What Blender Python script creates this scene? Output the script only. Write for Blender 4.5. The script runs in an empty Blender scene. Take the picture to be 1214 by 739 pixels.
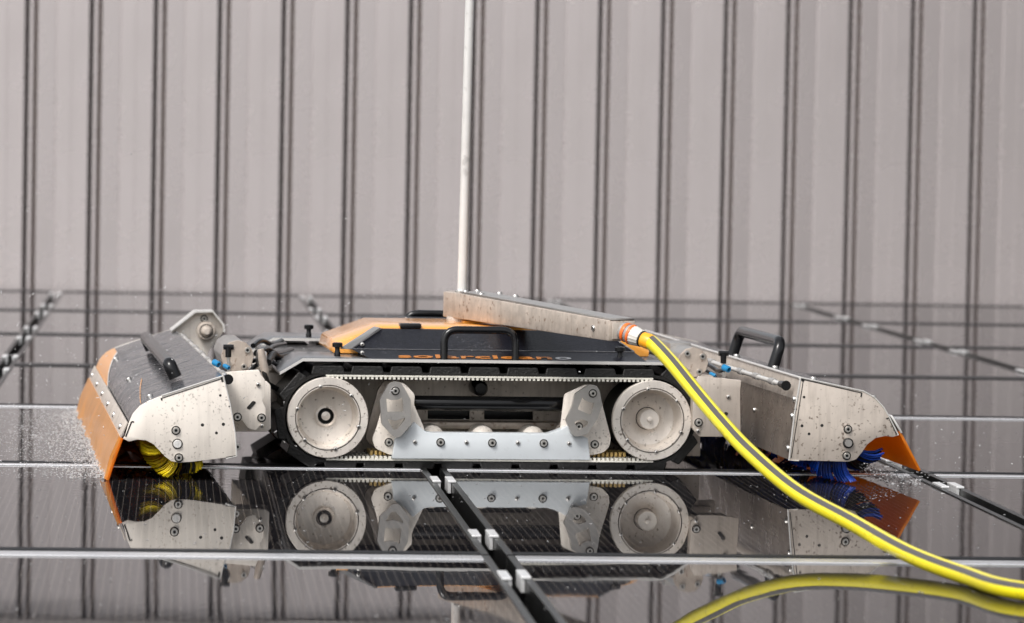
import bpy, bmesh, math, random
from mathutils import Vector, Matrix

random.seed(11)
scene = bpy.context.scene
col = scene.collection
R = math.radians

# ------------------------------------------------------------------ camera
F, CX, CY = 4670.0, 607.0, 369.5          # focal length and centre in photo pixels (1214 wide)
H = 0.68                                   # camera height above the panel plane
PITCH, ROLL = R(2.62), R(1.1)
fwd = Vector((0, math.cos(PITCH), -math.sin(PITCH)))
r0 = Vector((1, 0, 0))
u0 = r0.cross(fwd)
rgt = r0 * math.cos(ROLL) + u0 * math.sin(ROLL)
upv = -r0 * math.sin(ROLL) + u0 * math.cos(ROLL)
CAM = Vector((0, 0, H))
cd = bpy.data.cameras.new('camera')
cd.sensor_width = 36.0
cd.lens = 36.0 * F / 1214.0
cd.clip_start = 0.1
cd.clip_end = 3000
cd.dof.use_dof = True
cd.dof.focus_distance = 7.55
cd.dof.aperture_fstop = 6.6
cam = bpy.data.objects.new('camera', cd)
col.objects.link(cam)
cam.matrix_world = Matrix(((rgt.x, upv.x, -fwd.x, CAM.x), (rgt.y, upv.y, -fwd.y, CAM.y),
                           (rgt.z, upv.z, -fwd.z, CAM.z), (0, 0, 0, 1)))
scene.camera = cam

# ------------------------------------------------------------------ sky, sun, exposure
SUN_EL, SUN_AZ = R(50), R(215)            # azimuth measured clockwise from +Y
world = bpy.data.worlds.new('World')
scene.world = world
world.use_nodes = True
wn, wl = world.node_tree.nodes, world.node_tree.links
wn.clear()
sky = wn.new('ShaderNodeTexSky')
sky.sky_type = 'NISHITA'
sky.sun_disc = False
sky.sun_elevation = SUN_EL
sky.sun_rotation = SUN_AZ
sky.dust_density = 4.0
hs = wn.new('ShaderNodeHueSaturation')
hs.inputs['Saturation'].default_value = 0.18
bg = wn.new('ShaderNodeBackground')
bg.inputs['Strength'].default_value = 0.13
wo = wn.new('ShaderNodeOutputWorld')
wl.new(sky.outputs[0], hs.inputs['Color'])
wl.new(hs.outputs[0], bg.inputs['Color'])
wl.new(bg.outputs[0], wo.inputs['Surface'])
sd = bpy.data.lights.new('sun', 'SUN')
sd.energy = 1.5
sd.angle = R(18)
sd.color = (1.0, 0.955, 0.91)
sun = bpy.data.objects.new('sun', sd)
col.objects.link(sun)
sdir = Vector((math.sin(SUN_AZ) * math.cos(SUN_EL), math.cos(SUN_AZ) * math.cos(SUN_EL), math.sin(SUN_EL)))
sun.rotation_euler = sdir.to_track_quat('Z', 'Y').to_euler()
sun.location = sdir * 30
scene.view_settings.view_transform = 'Standard'
scene.view_settings.look = 'None'
scene.view_settings.gamma = 1
scene.view_settings.use_curve_mapping = False
scene.view_settings.exposure = 0.58

# ------------------------------------------------------------------ pixel helpers
def ray(px, py):
    return (fwd + rgt * ((px - CX) / F) + upv * (-(py - CY) / F))

def G(px, py, z=0.0):
    d = ray(px, py)
    t = (z - CAM.z) / d.z
    return CAM + d * t

YAW = R(8.1)
RO = G(600, 557.5)                                   # robot origin: where its near track meets the glass
RM = Matrix.Translation(RO) @ Matrix.Rotation(YAW, 4, 'Z')
RI = RM.inverted()
CL = RI @ CAM

def W(px, py, Y=0.0):
    d = RI.to_3x3() @ ray(px, py)
    t = (Y - CL.y) / d.y
    p = CL + d * t
    return Vector((p.x, Y, p.z))

def S(px, Y=0.0):                                    # photo pixels -> metres at depth Y of the robot
    return px * (Y - CL.y) / F

# ------------------------------------------------------------------ materials
MATS = {}

def mat(name, color, rough=0.5, metal=0.0, spec=0.5, var=0.0, vscale=8.0, specks=0.0, sscale=120.0,
        speckcol=(0.06, 0.05, 0.04), bump=0.0, bscale=60.0, coat=0.0, streak=0.0, rvar=0.0, drops=0.0, stretch=(1, 1, 1)):
    m = bpy.data.materials.new(name)
    m.use_nodes = True
    n, l = m.node_tree.nodes, m.node_tree.links
    b = n['Principled BSDF']
    b.inputs['Base Color'].default_value = (*color, 1)
    b.inputs['Roughness'].default_value = rough
    b.inputs['Metallic'].default_value = metal
    b.inputs['Specular IOR Level'].default_value = spec
    b.inputs['Coat Weight'].default_value = coat
    b.inputs['Coat Roughness'].default_value = 0.08
    tc = n.new('ShaderNodeTexCoord')
    out = None
    def noise(scale, detail=5, rough_=0.6, st=None):
        t = n.new('ShaderNodeTexNoise')
        t.inputs['Scale'].default_value = scale
        t.inputs['Detail'].default_value = detail
        t.inputs['Roughness'].default_value = rough_
        if st:
            mp = n.new('ShaderNodeMapping')
            mp.inputs['Scale'].default_value = st
            l.new(tc.outputs['Object'], mp.inputs['Vector'])
            l.new(mp.outputs[0], t.inputs['Vector'])
        else:
            l.new(tc.outputs['Object'], t.inputs['Vector'])
        return t
    def ramp(src, a, bb):
        r = n.new('ShaderNodeMapRange')
        r.inputs['From Min'].default_value = a
        r.inputs['From Max'].default_value = bb
        l.new(src, r.inputs['Value'])
        return r.outputs[0]
    def mix(fac, A, B):
        x = n.new('ShaderNodeMix')
        x.data_type = 'RGBA'
        l.new(fac, x.inputs[0])
        for v, i in ((A, 6), (B, 7)):
            if hasattr(v, 'is_linked') or hasattr(v, 'links'):
                l.new(v, x.inputs[i])
            else:
                x.inputs[i].default_value = (*v, 1)
        return x.outputs[2]
    c = color
    if var > 0:
        t = noise(vscale, st=stretch if stretch != (1, 1, 1) else None)
        c = mix(ramp(t.outputs[0], 0.3, 0.7), tuple(v * (1 - var) for v in color), tuple(min(1, v * (1 + var * 0.6)) for v in color))
    if streak > 0:
        t = noise(30, 4, 0.6, (3.0, 3.0, 0.25))
        x = n.new('ShaderNodeMath'); x.operation = 'MULTIPLY'; x.inputs[1].default_value = streak
        l.new(ramp(t.outputs[0], 0.5, 0.8), x.inputs[0])
        c = mix(x.outputs[0], c, speckcol)
    if specks > 0:
        t = noise(sscale, 3, 0.5)
        t2 = noise(9, 2, 0.5)
        a = n.new('ShaderNodeMath'); a.operation = 'MULTIPLY_ADD'; a.inputs[1].default_value = 0.35; 
        l.new(t2.outputs[0], a.inputs[0]); l.new(t.outputs[0], a.inputs[2])
        x = n.new('ShaderNodeMath'); x.operation = 'MULTIPLY'; x.inputs[1].default_value = specks
        l.new(ramp(a.outputs[0], 0.80, 0.91), x.inputs[0])
        c = mix(x.outputs[0], c, speckcol)
    if not isinstance(c, tuple):
        l.new(c, b.inputs['Base Color'])
    if rvar > 0:
        t = noise(vscale * 1.7, 4)
        mr = n.new('ShaderNodeMapRange')
        mr.inputs['From Min'].default_value = 0.3; mr.inputs['From Max'].default_value = 0.7
        mr.inputs['To Min'].default_value = max(0.02, rough - rvar); mr.inputs['To Max'].default_value = min(1, rough + rvar)
        l.new(t.outputs[0], mr.inputs['Value']); l.new(mr.outputs[0], b.inputs['Roughness'])
    nrm = None
    if bump > 0:
        t = noise(bscale, 4)
        bp = n.new('ShaderNodeBump')
        bp.inputs['Strength'].default_value = bump
        bp.inputs['Distance'].default_value = 0.002
        l.new(t.outputs[0], bp.inputs['Height'])
        nrm = bp
    if drops > 0:
        v = n.new('ShaderNodeTexVoronoi')
        v.inputs['Scale'].default_value = 230
        l.new(tc.outputs['Object'], v.inputs['Vector'])
        hgt = ramp(v.outputs['Distance'], 0.42, 0.05)
        bp = n.new('ShaderNodeBump')
        bp.inputs['Strength'].default_value = drops
        bp.inputs['Distance'].default_value = 0.0015
        l.new(hgt, bp.inputs['Height'])
        if nrm: l.new(nrm.outputs[0], bp.inputs['Normal'])
        nrm = bp
    if nrm:
        l.new(nrm.outputs[0], b.inputs['Normal'])
        if coat > 0: l.new(nrm.outputs[0], b.inputs['Coat Normal'])
    MATS[name] = m
    return m

MUD = (0.12, 0.085, 0.06)
mat('cream_metal', (0.84, 0.775, 0.70), 0.42, 0.1, var=0.10, vscale=14, specks=0.55, sscale=190, speckcol=MUD, streak=0.25, rvar=0.1, bump=0.06)
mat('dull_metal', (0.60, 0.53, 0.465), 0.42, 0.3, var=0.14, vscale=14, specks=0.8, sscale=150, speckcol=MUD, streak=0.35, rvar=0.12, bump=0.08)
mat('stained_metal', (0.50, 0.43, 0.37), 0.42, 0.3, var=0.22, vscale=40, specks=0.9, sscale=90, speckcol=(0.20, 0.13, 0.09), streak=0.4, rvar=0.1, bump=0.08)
mat('brown_metal', (0.24, 0.20, 0.17), 0.32, 0.5, var=0.25, vscale=12, specks=0.8, sscale=110, speckcol=(0.04, 0.03, 0.025), rvar=0.12)
mat('wheel_metal', (0.76, 0.705, 0.645), 0.36, 0.3, var=0.12, vscale=22, specks=0.85, sscale=130, speckcol=MUD, streak=0.2, rvar=0.12, bump=0.05)
mat('casing_grey', (0.27, 0.255, 0.24), 0.3, 0.3, var=0.2, vscale=30, specks=0.5, sscale=120, coat=0.2)
mat('bright_edge', (0.80, 0.78, 0.75), 0.3, 0.5)
mat('steel', (0.62, 0.60, 0.57), 0.28, 0.9, var=0.1, vscale=30)
mat('machined', (0.46, 0.44, 0.42), 0.34, 0.75, var=0.12, vscale=40, specks=0.3, sscale=200, speckcol=MUD)
mat('dark_hole', (0.012, 0.011, 0.01), 0.6)
mat('rubber', (0.008, 0.0075, 0.007), 0.34, spec=0.35, var=0.3, vscale=40, bump=0.9, bscale=260)
mat('black_plastic', (0.007, 0.007, 0.008), 0.20, spec=0.4)
mat('black_tube', (0.006, 0.006, 0.007), 0.13, spec=0.4)
mat('wet_black', (0.020, 0.021, 0.026), 0.26, coat=0.45, var=0.5, vscale=16, rvar=0.16, bump=0.10, bscale=45, drops=0.22, specks=0.6, sscale=210, speckcol=(0.30, 0.30, 0.31))
mat('hood_black', (0.008, 0.0085, 0.013), 0.34, spec=0.35, var=0.35, vscale=90, drops=0.25, specks=0.28, sscale=260, speckcol=(0.22, 0.22, 0.24))
mat('wet_grey', (0.10, 0.10, 0.105), 0.35, coat=0.5, var=0.3, vscale=60, drops=0.3, specks=0.7, sscale=150, speckcol=(0.55, 0.55, 0.55))
mat('hood_orange', (0.88, 0.38, 0.06), 0.22, coat=0.8, var=0.06, vscale=20, specks=0.25, sscale=140, speckcol=(0.35, 0.16, 0.05), drops=0.08)
mat('decal_orange', (0.84, 0.36, 0.07), 0.3, coat=0.5)
mat('decal_white', (0.80, 0.78, 0.76), 0.3, coat=0.5)
mat('letter_orange', (0.46, 0.16, 0.025), 0.35)
mat('letter_silver', (0.62, 0.62, 0.63), 0.3, 0.4)
mat('apron_orange', (0.82, 0.38, 0.085), 0.33, var=0.2, vscale=9, specks=0.4, sscale=90, speckcol=(0.30, 0.11, 0.03), coat=0.35, drops=0.12)
mat('apron_amber', (0.80, 0.27, 0.015), 0.33, var=0.15, vscale=10, coat=0.35)
mat('bristle_yellow', (0.90, 0.69, 0.015), 0.35, var=0.15, vscale=40)
mat('bristle_blue', (0.007, 0.062, 0.44), 0.32, var=0.2, vscale=40)
mat('bristle_black', (0.012, 0.011, 0.010), 0.35)
mat('white_polymer', (0.58, 0.615, 0.64), 0.34, var=0.06, vscale=18, specks=0.25, sscale=120, speckcol=(0.35, 0.34, 0.32), rvar=0.08)
mat('belt_white', (0.72, 0.70, 0.63), 0.45, var=0.15, vscale=60)
mat('belt_yellow', (0.62, 0.43, 0.15), 0.4, var=0.3, vscale=80)
mat('hose_yellow', (0.86, 0.74, 0.012), 0.30, var=0.05, vscale=12, specks=0.35, sscale=60, speckcol=(0.35, 0.27, 0.02), coat=0.25)
mat('hose_grey', (0.085, 0.078, 0.075), 0.38, var=0.1, vscale=20)
mat('coupling_orange', (0.88, 0.17, 0.03), 0.35)
mat('coupling_amber', (0.93, 0.40, 0.02), 0.35)
mat('coupling_grey', (0.30, 0.29, 0.28), 0.4)
mat('coupling_white', (0.66, 0.63, 0.58), 0.4, var=0.1, vscale=60)
mat('pole_white', (0.66, 0.65, 0.635), 0.35, var=0.06, vscale=25, streak=0.2, specks=0.3, sscale=60)
mat('fitting_blue', (0.01, 0.20, 0.42), 0.3)
mat('fitting_clear', (0.62, 0.61, 0.58), 0.2, coat=0.4)
mat('frame_silver', (0.86, 0.86, 0.88), 0.24, 0.85, var=0.06, vscale=10, specks=0.25, sscale=60)
mat('frame_black', (0.008, 0.008, 0.009), 0.5, spec=0.12)
mat('frame_dark', (0.012, 0.012, 0.012), 0.30, spec=0.25, var=0.3, vscale=20)
mat('frame_rear', (0.05, 0.048, 0.05), 0.4, spec=0.2)
mat('clamp_metal', (0.86, 0.86, 0.86), 0.32, 0.5, var=0.1, vscale=60)
mat('roof_dark', (0.018, 0.017, 0.017), 0.9, spec=0.1, var=0.4, vscale=3, bump=0.4, bscale=30)
mat('cladding', (0.63, 0.577, 0.575), 0.27, 0.5, var=0.05, vscale=2.2, stretch=(3, 3, 0.4), rvar=0.04)
mat('groove_shade', (0.13, 0.113, 0.11), 0.6, spec=0.2)  # shade of the deep rib grooves, put into the colour of their floors
mat('groove_shade_brown', (0.25, 0.205, 0.185), 0.6, spec=0.2)  # paler brown shade painted on the floor of the second groove
mat('anthracite', (0.045, 0.045, 0.05), 0.5, 0.0, var=0.05, vscale=3)
mat('coping_metal', (0.47, 0.437, 0.427), 0.4, 0.0, var=0.04, vscale=3)
mat('foam', (0.86, 0.86, 0.87), 0.22)
mat('bead', (0.72, 0.72, 0.73), 0.12)

def glass_material():
    m = bpy.data.materials.new('wet_cell_glass')
    m.use_nodes = True
    n, l = m.node_tree.nodes, m.node_tree.links
    b = n['Principled BSDF']
    b.inputs['Roughness'].default_value = 0.025
    b.inputs['IOR'].default_value = 1.16
    tc = n.new('ShaderNodeTexCoord')
    sp = n.new('ShaderNodeSeparateXYZ')
    l.new(tc.outputs['Object'], sp.inputs[0])
    def stripe(src, period, width):
        a = n.new('ShaderNodeMath'); a.operation = 'PINGPONG'; a.inputs[1].default_value = period / 2
        l.new(src, a.inputs[0])
        c = n.new('ShaderNodeMath'); c.operation = 'LESS_THAN'; c.inputs[1].default_value = width / 2
        l.new(a.outputs[0], c.inputs[0])
        return c.outputs[0]
    wires = stripe(sp.outputs[0], 0.0126, 0.0011)
    gx = stripe(sp.outputs[0], 0.158, 0.003)
    gy = stripe(sp.outputs[1], 0.158, 0.003)
    mx = n.new('ShaderNodeMath'); mx.operation = 'MAXIMUM'
    l.new(gx, mx.inputs[0]); l.new(gy, mx.inputs[1])
    m1 = n.new('ShaderNodeMix'); m1.data_type = 'RGBA'
    m1.inputs[6].default_value = (0.010, 0.0095, 0.011, 1); m1.inputs[7].default_value = (0.105, 0.09, 0.08, 1)
    l.new(wires, m1.inputs[0])
    m2 = n.new('ShaderNodeMix'); m2.data_type = 'RGBA'
    m2.inputs[7].default_value = (0.05, 0.045, 0.045, 1)
    l.new(mx.outputs[0], m2.inputs[0]); l.new(m1.outputs[2], m2.inputs[6])
    l.new(m2.outputs[2], b.inputs['Base Color'])
    # water film: long low ripples, choppy patches and small beads
    ge = n.new('ShaderNodeNewGeometry')
    def noise(scale, detail, st):
        mp = n.new('ShaderNodeMapping'); mp.inputs['Scale'].default_value = st
        l.new(ge.outputs['Position'], mp.inputs['Vector'])
        t = n.new('ShaderNodeTexNoise'); t.inputs['Scale'].default_value = scale; t.inputs['Detail'].default_value = detail
        l.new(mp.outputs[0], t.inputs['Vector'])
        return t.outputs[0]
    n1 = noise(2.2, 2, (1, 0.6, 1))
    n2 = noise(38, 2, (1, 0.35, 1))
    pm = noise(1.3, 2, (1, 1, 1))
    mr = n.new('ShaderNodeMapRange'); mr.inputs['From Min'].default_value = 0.50; mr.inputs['From Max'].default_value = 0.68
    l.new(pm, mr.inputs['Value'])
    # ripples are strongest around the two brushes of the robot
    ds = []
    for q in ((-0.62, -0.25), (0.62, -0.2), (-0.1, -0.1)):
        w = RM @ Vector((q[0], q[1], 0))
        d = n.new('ShaderNodeVectorMath'); d.operation = 'DISTANCE'; d.inputs[1].default_value = w
        l.new(ge.outputs['Position'], d.inputs[0])
        f = n.new('ShaderNodeMapRange'); f.inputs['From Min'].default_value = 0.75; f.inputs['From Max'].default_value = 0.1
        l.new(d.outputs['Value'], f.inputs['Value']); ds.append(f.outputs[0])
    add = n.new('ShaderNodeMath'); add.operation = 'MAXIMUM'; l.new(ds[0], add.inputs[0]); l.new(ds[1], add.inputs[1])
    add3 = n.new('ShaderNodeMath'); add3.operation = 'MAXIMUM'; l.new(add.outputs[0], add3.inputs[0]); l.new(ds[2], add3.inputs[1])
    add2 = n.new('ShaderNodeMath'); add2.operation = 'MULTIPLY_ADD'; add2.inputs[1].default_value = 0.5
    l.new(mr.outputs[0], add2.inputs[0]); l.new(add3.outputs[0], add2.inputs[2])
    amp = n.new('ShaderNodeMath'); amp.operation = 'MULTIPLY'; amp.inputs[1].default_value = 0.00012
    l.new(add2.outputs[0], amp.inputs[0])
    h2 = n.new('ShaderNodeMath'); h2.operation = 'MULTIPLY'
    l.new(n2, h2.inputs[0]); l.new(amp.outputs[0], h2.inputs[1])
    h1 = n.new('ShaderNodeMath'); h1.operation = 'MULTIPLY_ADD'; h1.inputs[1].default_value = 0.0006
    l.new(n1, h1.inputs[0]); l.new(h2.outputs[0], h1.inputs[2])
    sm = noise(3.1, 6, (1, 0.45, 1))
    rr = n.new('ShaderNodeMapRange'); rr.inputs['From Min'].default_value = 0.42; rr.inputs['From Max'].default_value = 0.72
    rr.inputs['To Min'].default_value = 0.012; rr.inputs['To Max'].default_value = 0.032
    l.new(sm, rr.inputs['Value']); l.new(rr.outputs[0], b.inputs['Roughness'])
    bp = n.new('ShaderNodeBump'); bp.inputs['Strength'].default_value = 1.0; bp.inputs['Distance'].default_value = 1.0
    l.new(h1.outputs[0], bp.inputs['Height'])
    l.new(bp.outputs[0], b.inputs['Normal'])
    MATS['glass'] = m

glass_material()

def translucent(name, colr, fac):
    n, l = MATS[name].node_tree.nodes, MATS[name].node_tree.links
    t = n.new('ShaderNodeBsdfTranslucent'); t.inputs['Color'].default_value = (*colr, 1)
    x = n.new('ShaderNodeMixShader'); x.inputs[0].default_value = fac
    l.new(n['Principled BSDF'].outputs[0], x.inputs[1]); l.new(t.outputs[0], x.inputs[2])
    l.new(x.outputs[0], n['Material Output'].inputs['Surface'])
translucent('apron_amber', (0.95, 0.36, 0.02), 0.55)
translucent('apron_orange', (0.80, 0.30, 0.05), 0.25)
def watery(name):
    b = MATS[name].node_tree.nodes['Principled BSDF']
    b.inputs['Transmission Weight'].default_value = 0.75; b.inputs['IOR'].default_value = 1.33
watery('bead')
MATS['foam'].node_tree.nodes['Principled BSDF'].inputs['Transmission Weight'].default_value = 0.35

# ------------------------------------------------------------------ mesh helpers
def finish(name, bm, m, parent=None, loc=None, bevel=0.0, smooth=True, mw=None):
    bmesh.ops.remove_doubles(bm, verts=bm.verts, dist=1e-6)
    bmesh.ops.recalc_face_normals(bm, faces=bm.faces)
    if bevel > 0:
        ed = [e for e in bm.edges if len(e.link_faces) == 2 and e.calc_face_angle(0) > 0.6]
        try:
            bmesh.ops.bevel(bm, geom=ed, offset=bevel, segments=2, affect='EDGES', profile=0.5, clamp_overlap=True)
        except Exception:
            pass
    if smooth:
        for f in bm.faces: f.smooth = True
        for e in bm.edges:
            if len(e.link_faces) != 2 or e.calc_face_angle(0) > 0.62: e.smooth = False
    me = bpy.data.meshes.new(name)
    bm.to_mesh(me); bm.free()
    ms = m if isinstance(m, (list, tuple)) else [m]
    for x in ms: me.materials.append(MATS[x])
    return link(name, me, parent, loc)

def link(name, me, parent=None, loc=None, rot=None):
    o = bpy.data.objects.new(name, me)
    col.objects.link(o)
    if parent: o.parent = parent
    if loc is not None: o.location = loc
    if rot is not None: o.rotation_euler = rot
    return o

def empty(name, loc=(0, 0, 0), rz=0.0):
    o = bpy.data.objects.new(name, None)
    o.empty_display_size = 0.1
    col.objects.link(o)
    o.location = loc
    o.rotation_euler = (0, 0, rz)
    return o

def tag(o, label=None, cat=None, group=None, kind=None):
    if label: o['label'] = label
    if cat: o['category'] = cat
    if group: o['group'] = group
    if kind: o['kind'] = kind
    return o

def box(bm, lo, hi, mi=0):
    x0, y0, z0 = lo; x1, y1, z1 = hi
    v = [bm.verts.new(p) for p in ((x0, y0, z0), (x1, y0, z0), (x1, y1, z0), (x0, y1, z0), (x0, y0, z1), (x1, y0, z1), (x1, y1, z1), (x0, y1, z1))]
    for f in ((0, 3, 2, 1), (4, 5, 6, 7), (0, 1, 5, 4), (1, 2, 6, 5), (2, 3, 7, 6), (3, 0, 4, 7)):
        bm.faces.new([v[i] for i in f]).material_index = mi

def hexa(bm, pts, mi=0):              # 8 free corners, ordered like box()
    v = [bm.verts.new(p) for p in pts]
    for f in ((0, 3, 2, 1), (4, 5, 6, 7), (0, 1, 5, 4), (1, 2, 6, 5), (2, 3, 7, 6), (3, 0, 4, 7)):
        bm.faces.new([v[i] for i in f]).material_index = mi

def rounded(pts, r, seg=4):           # round the corners of a closed 2-D outline
    out = []
    n = len(pts)
    rr = r if isinstance(r, (list, tuple)) else [r] * n
    for i in range(n):
        p = Vector(pts[i]); a = Vector(pts[i - 1]); b = Vector(pts[(i + 1) % n])
        da, db = a - p, b - p
        k = min(rr[i], da.length * 0.45, db.length * 0.45)
        if k <= 1e-6:
            out.append(tuple(p)); continue
        A, B = p + da.normalized() * k, p + db.normalized() * k
        for j in range(seg + 1):
            t = j / seg
            out.append(tuple(A * (1 - t) ** 2 + p * 2 * t * (1 - t) + B * t ** 2))
    return out

def slab(bm, loops, y0, y1, mi=0):    # outline (and holes) in x,z extruded along y
    edges = []
    for lp in loops:
        vs = [bm.verts.new((x, y0, z)) for x, z in lp]
        for i in range(len(vs)):
            edges.append(bm.edges.new((vs[i], vs[(i + 1) % len(vs)])))
    if len(loops) == 1:
        vv = [e.verts[0] for e in edges]
        faces = [bm.faces.new(vv)]
    else:
        faces = [g for g in bmesh.ops.triangle_fill(bm, edges=edges, use_beauty=True)['geom'] if isinstance(g, bmesh.types.BMFace)]
    g = bmesh.ops.extrude_face_region(bm, geom=faces)
    for v in g['geom']:
        if isinstance(v, bmesh.types.BMVert): v.co.y = y1
    for f in bm.faces:
        pass

def pxl(pts, Y):
    return [(W(x, y, Y).x, W(x, y, Y).z) for x, y in pts]

def plate(name, pts, Y, th, m, parent, holes=(), r=0.0, bevel=0.0012, local=False, hr=0.0):
    bm = bmesh.new()
    o = pts if local else pxl(pts, Y)
    loops = [rounded(o, r) if (not isinstance(r, (int, float)) or r > 0) else o]
    for h in holes:
        hh = h if local else pxl(h, Y)
        loops.append(rounded(hh, hr) if hr > 0 else hh)
    slab(bm, loops, Y, Y + th)
    return finish(name, bm, m, parent, bevel=bevel if len(loops) == 1 else 0.0)

def ngon(cx, cz, r, n=16, a0=0.0):
    return [(cx + r * math.cos(a0 + 2 * math.pi * i / n), cz + r * math.sin(a0 + 2 * math.pi * i / n)) for i in range(n)]

def lathe(bm, prof, n=40, mi=None):   # profile (radius, y) turned round the y axis
    rings = []
    for r, y in prof:
        if r < 1e-6: rings.append([bm.verts.new((0, y, 0))])
        else: rings.append([bm.verts.new((r * math.cos(2 * math.pi * i / n), y, r * math.sin(2 * math.pi * i / n))) for i in range(n)])
    for k in range(len(rings) - 1):
        a, b = rings[k], rings[k + 1]
        for i in range(n):
            j = (i + 1) % n
            if len(a) == 1 and len(b) == 1: continue
            if len(a) == 1: f = bm.faces.new((a[0], b[i], b[j]))
            elif len(b) == 1: f = bm.faces.new((a[i], a[j], b[0]))
            else: f = bm.faces.new((a[i], a[j], b[j], b[i]))
            if mi: f.material_index = mi[k]

def catmull(pts, n=8):
    out = []
    P = [pts[0] * 2 - pts[1]] + list(pts) + [pts[-1] * 2 - pts[-2]]
    for i in range(1, len(P) - 2):
        for k in range(n):
            t = k / n
            a, b, c, d = P[i - 1], P[i], P[i + 1], P[i + 2]
            out.append(0.5 * ((2 * b) + (c - a) * t + (2 * a - 5 * b + 4 * c - d) * t * t + (3 * b - a - 3 * c + d) * t ** 3))
    out.append(pts[-1])
    return out

def frames(path):
    fr = []
    nrm = None
    for i, p in enumerate(path):
        t = (path[min(i + 1, len(path) - 1)] - path[max(i - 1, 0)]).normalized()
        if nrm is None:
            nrm = Vector((0, 0, 1)) if abs(t.z) < 0.9 else Vector((1, 0, 0))
        nrm = (nrm - t * nrm.dot(t)).normalized()
        fr.append((p, t, nrm, t.cross(nrm)))
    return fr

def tube(bm, path, r, n=12, caps=True, mi=0, a0=0.0, a1=2 * math.pi, tw=0.0):
    fr = frames(path)
    full = abs(a1 - a0 - 2 * math.pi) < 1e-6
    rings = []
    for i, (p, t, u, v) in enumerate(fr):
        rad = r[i] if isinstance(r, (list, tuple)) else r
        m = n if full else n + 1
        rings.append([bm.verts.new(p + (u * math.cos(a0 + tw * i / len(fr) + (a1 - a0) * k / n) + v * math.sin(a0 + tw * i / len(fr) + (a1 - a0) * k / n)) * rad) for k in range(m)])
    for a, b in zip(rings, rings[1:]):
        m = len(a)
        for i in range(m if full else m - 1):
            j = (i + 1) % m
            bm.faces.new((a[i], a[j], b[j], b[i])).material_index = mi
    if caps and full:
        bm.faces.new(rings[0]).material_index = mi
        bm.faces.new(rings[-1][::-1]).material_index = mi

def cyl(bm, a, b, r, n=20, mi=0, r2=None):
    tube(bm, [Vector(a), Vector(b)], [r, r if r2 is None else r2], n, mi=mi)

def bolt_mesh(name, r, kind='socket'):
    bm = bmesh.new()
    if kind == 'socket':
        lathe(bm, [(r, 0.004), (r, -r * 0.35), (r * 0.86, -r * 0.55), (r * 0.46, -r * 0.55), (r * 0.42, -r * 0.1), (0, -r * 0.1)], 14, [0, 0, 0, 1, 1])
    elif kind == 'washer':
        lathe(bm, [(r, 0.004), (r, -r * 0.12), (r * 0.74, -r * 0.14), (r * 0.72, -r * 0.5), (r * 0.62, -r * 0.62), (r * 0.33, -r * 0.62), (r * 0.30, -r * 0.2), (0, -r * 0.2)], 16, [0, 1, 0, 0, 0, 1, 1])
    else:
        lathe(bm, [(r, 0.004), (r, -r * 0.2), (r * 0.8, -r * 0.6), (r * 0.35, -r * 0.78), (r * 0.2, -r * 0.5), (0, -r * 0.5)], 12, [0, 0, 0, 1, 1])
    bm.normal_update()
    for f in bm.faces: f.smooth = True
    for e in bm.edges:
        if len(e.link_faces) != 2 or e.calc_face_angle(0) > 0.7: e.smooth = False
    me = bpy.data.meshes.new(name)
    bm.to_mesh(me); bm.free()
    me.materials.append(MATS['steel']); me.materials.append(MATS['dark_hole'])
    return me

BOLT_BIG = bolt_mesh('bolt_big', 0.0088, 'washer')
BOLT_MID = bolt_mesh('bolt_mid', 0.0062, 'socket')
BOLT_SMALL = bolt_mesh('bolt_small', 0.0046, 'dome')

def bolt(me, px, py, Y, parent, rot=None, name='bolt'):
    return link(name, me, parent, W(px, py, Y), rot)

# ================================================================== SETTING
roof_bm = bmesh.new()
v = [roof_bm.verts.new(p) for p in ((-400, -300, -0.22), (400, -300, -0.22), (400, 900, -0.22), (-400, 900, -0.22))]
roof_bm.faces.new(v)
tag(finish('flat_roof', roof_bm, 'roof_dark'), 'dark flat roof surface under the solar panels', kind='structure')

# ---- the solar array ------------------------------------------------
B = math.atan(401.0 / F)
P0 = G(590.5, 660.0)                                  # crossing of the groove and the nearest seam
E1 = Vector((math.cos(B), math.sin(B), 0)); E2 = Vector((-math.sin(B), math.cos(B), 0))
PW, PD = 0.99, 1.615                                  # pitch of the panels
GX, GY = 0.028, 0.016                                 # gaps
FR = 0.034

def rail_mesh(name, lo, hi, m, bev=0.0012):
    bm = bmesh.new()
    box(bm, lo, hi)
    bmesh.ops.recalc_face_normals(bm, faces=bm.faces)
    bmesh.ops.bevel(bm, geom=bm.edges[:], offset=bev, segments=2, affect='EDGES', profile=0.5)
    me = bpy.data.meshes.new(name); bm.to_mesh(me); bm.free()
    me.materials.append(MATS[m]); return me

w2, d1 = (PW - GX) / 2, PD - GY
gb = bmesh.new()
box(gb, (-w2 + 0.012, 0.012, -0.006), (w2 - 0.012, d1 - 0.012, 0.0))
glass_me = bpy.data.meshes.new('glass'); bmesh.ops.recalc_face_normals(gb, faces=gb.faces); gb.to_mesh(glass_me); gb.free()
glass_me.materials.append(MATS['glass'])
LIP = 0.0026
side_me = rail_mesh('side_rail', (-0.006, 0, -0.040), (0.006, d1, LIP), 'frame_dark')
front_me = rail_mesh('front_rail', (-w2 + 0.0125, 0.0, -0.040), (w2 - 0.0125, 0.040, LIP), 'frame_black')
back_silver = rail_mesh('back_rail', (-w2 + 0.0125, -0.052, -0.040), (w2 - 0.0125, 0.0, LIP), 'frame_silver')
back_thin = rail_mesh('back_rail', (-w2 + 0.0125, -0.032, -0.040), (w2 - 0.0125, 0.0, LIP), 'frame_silver')
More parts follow.
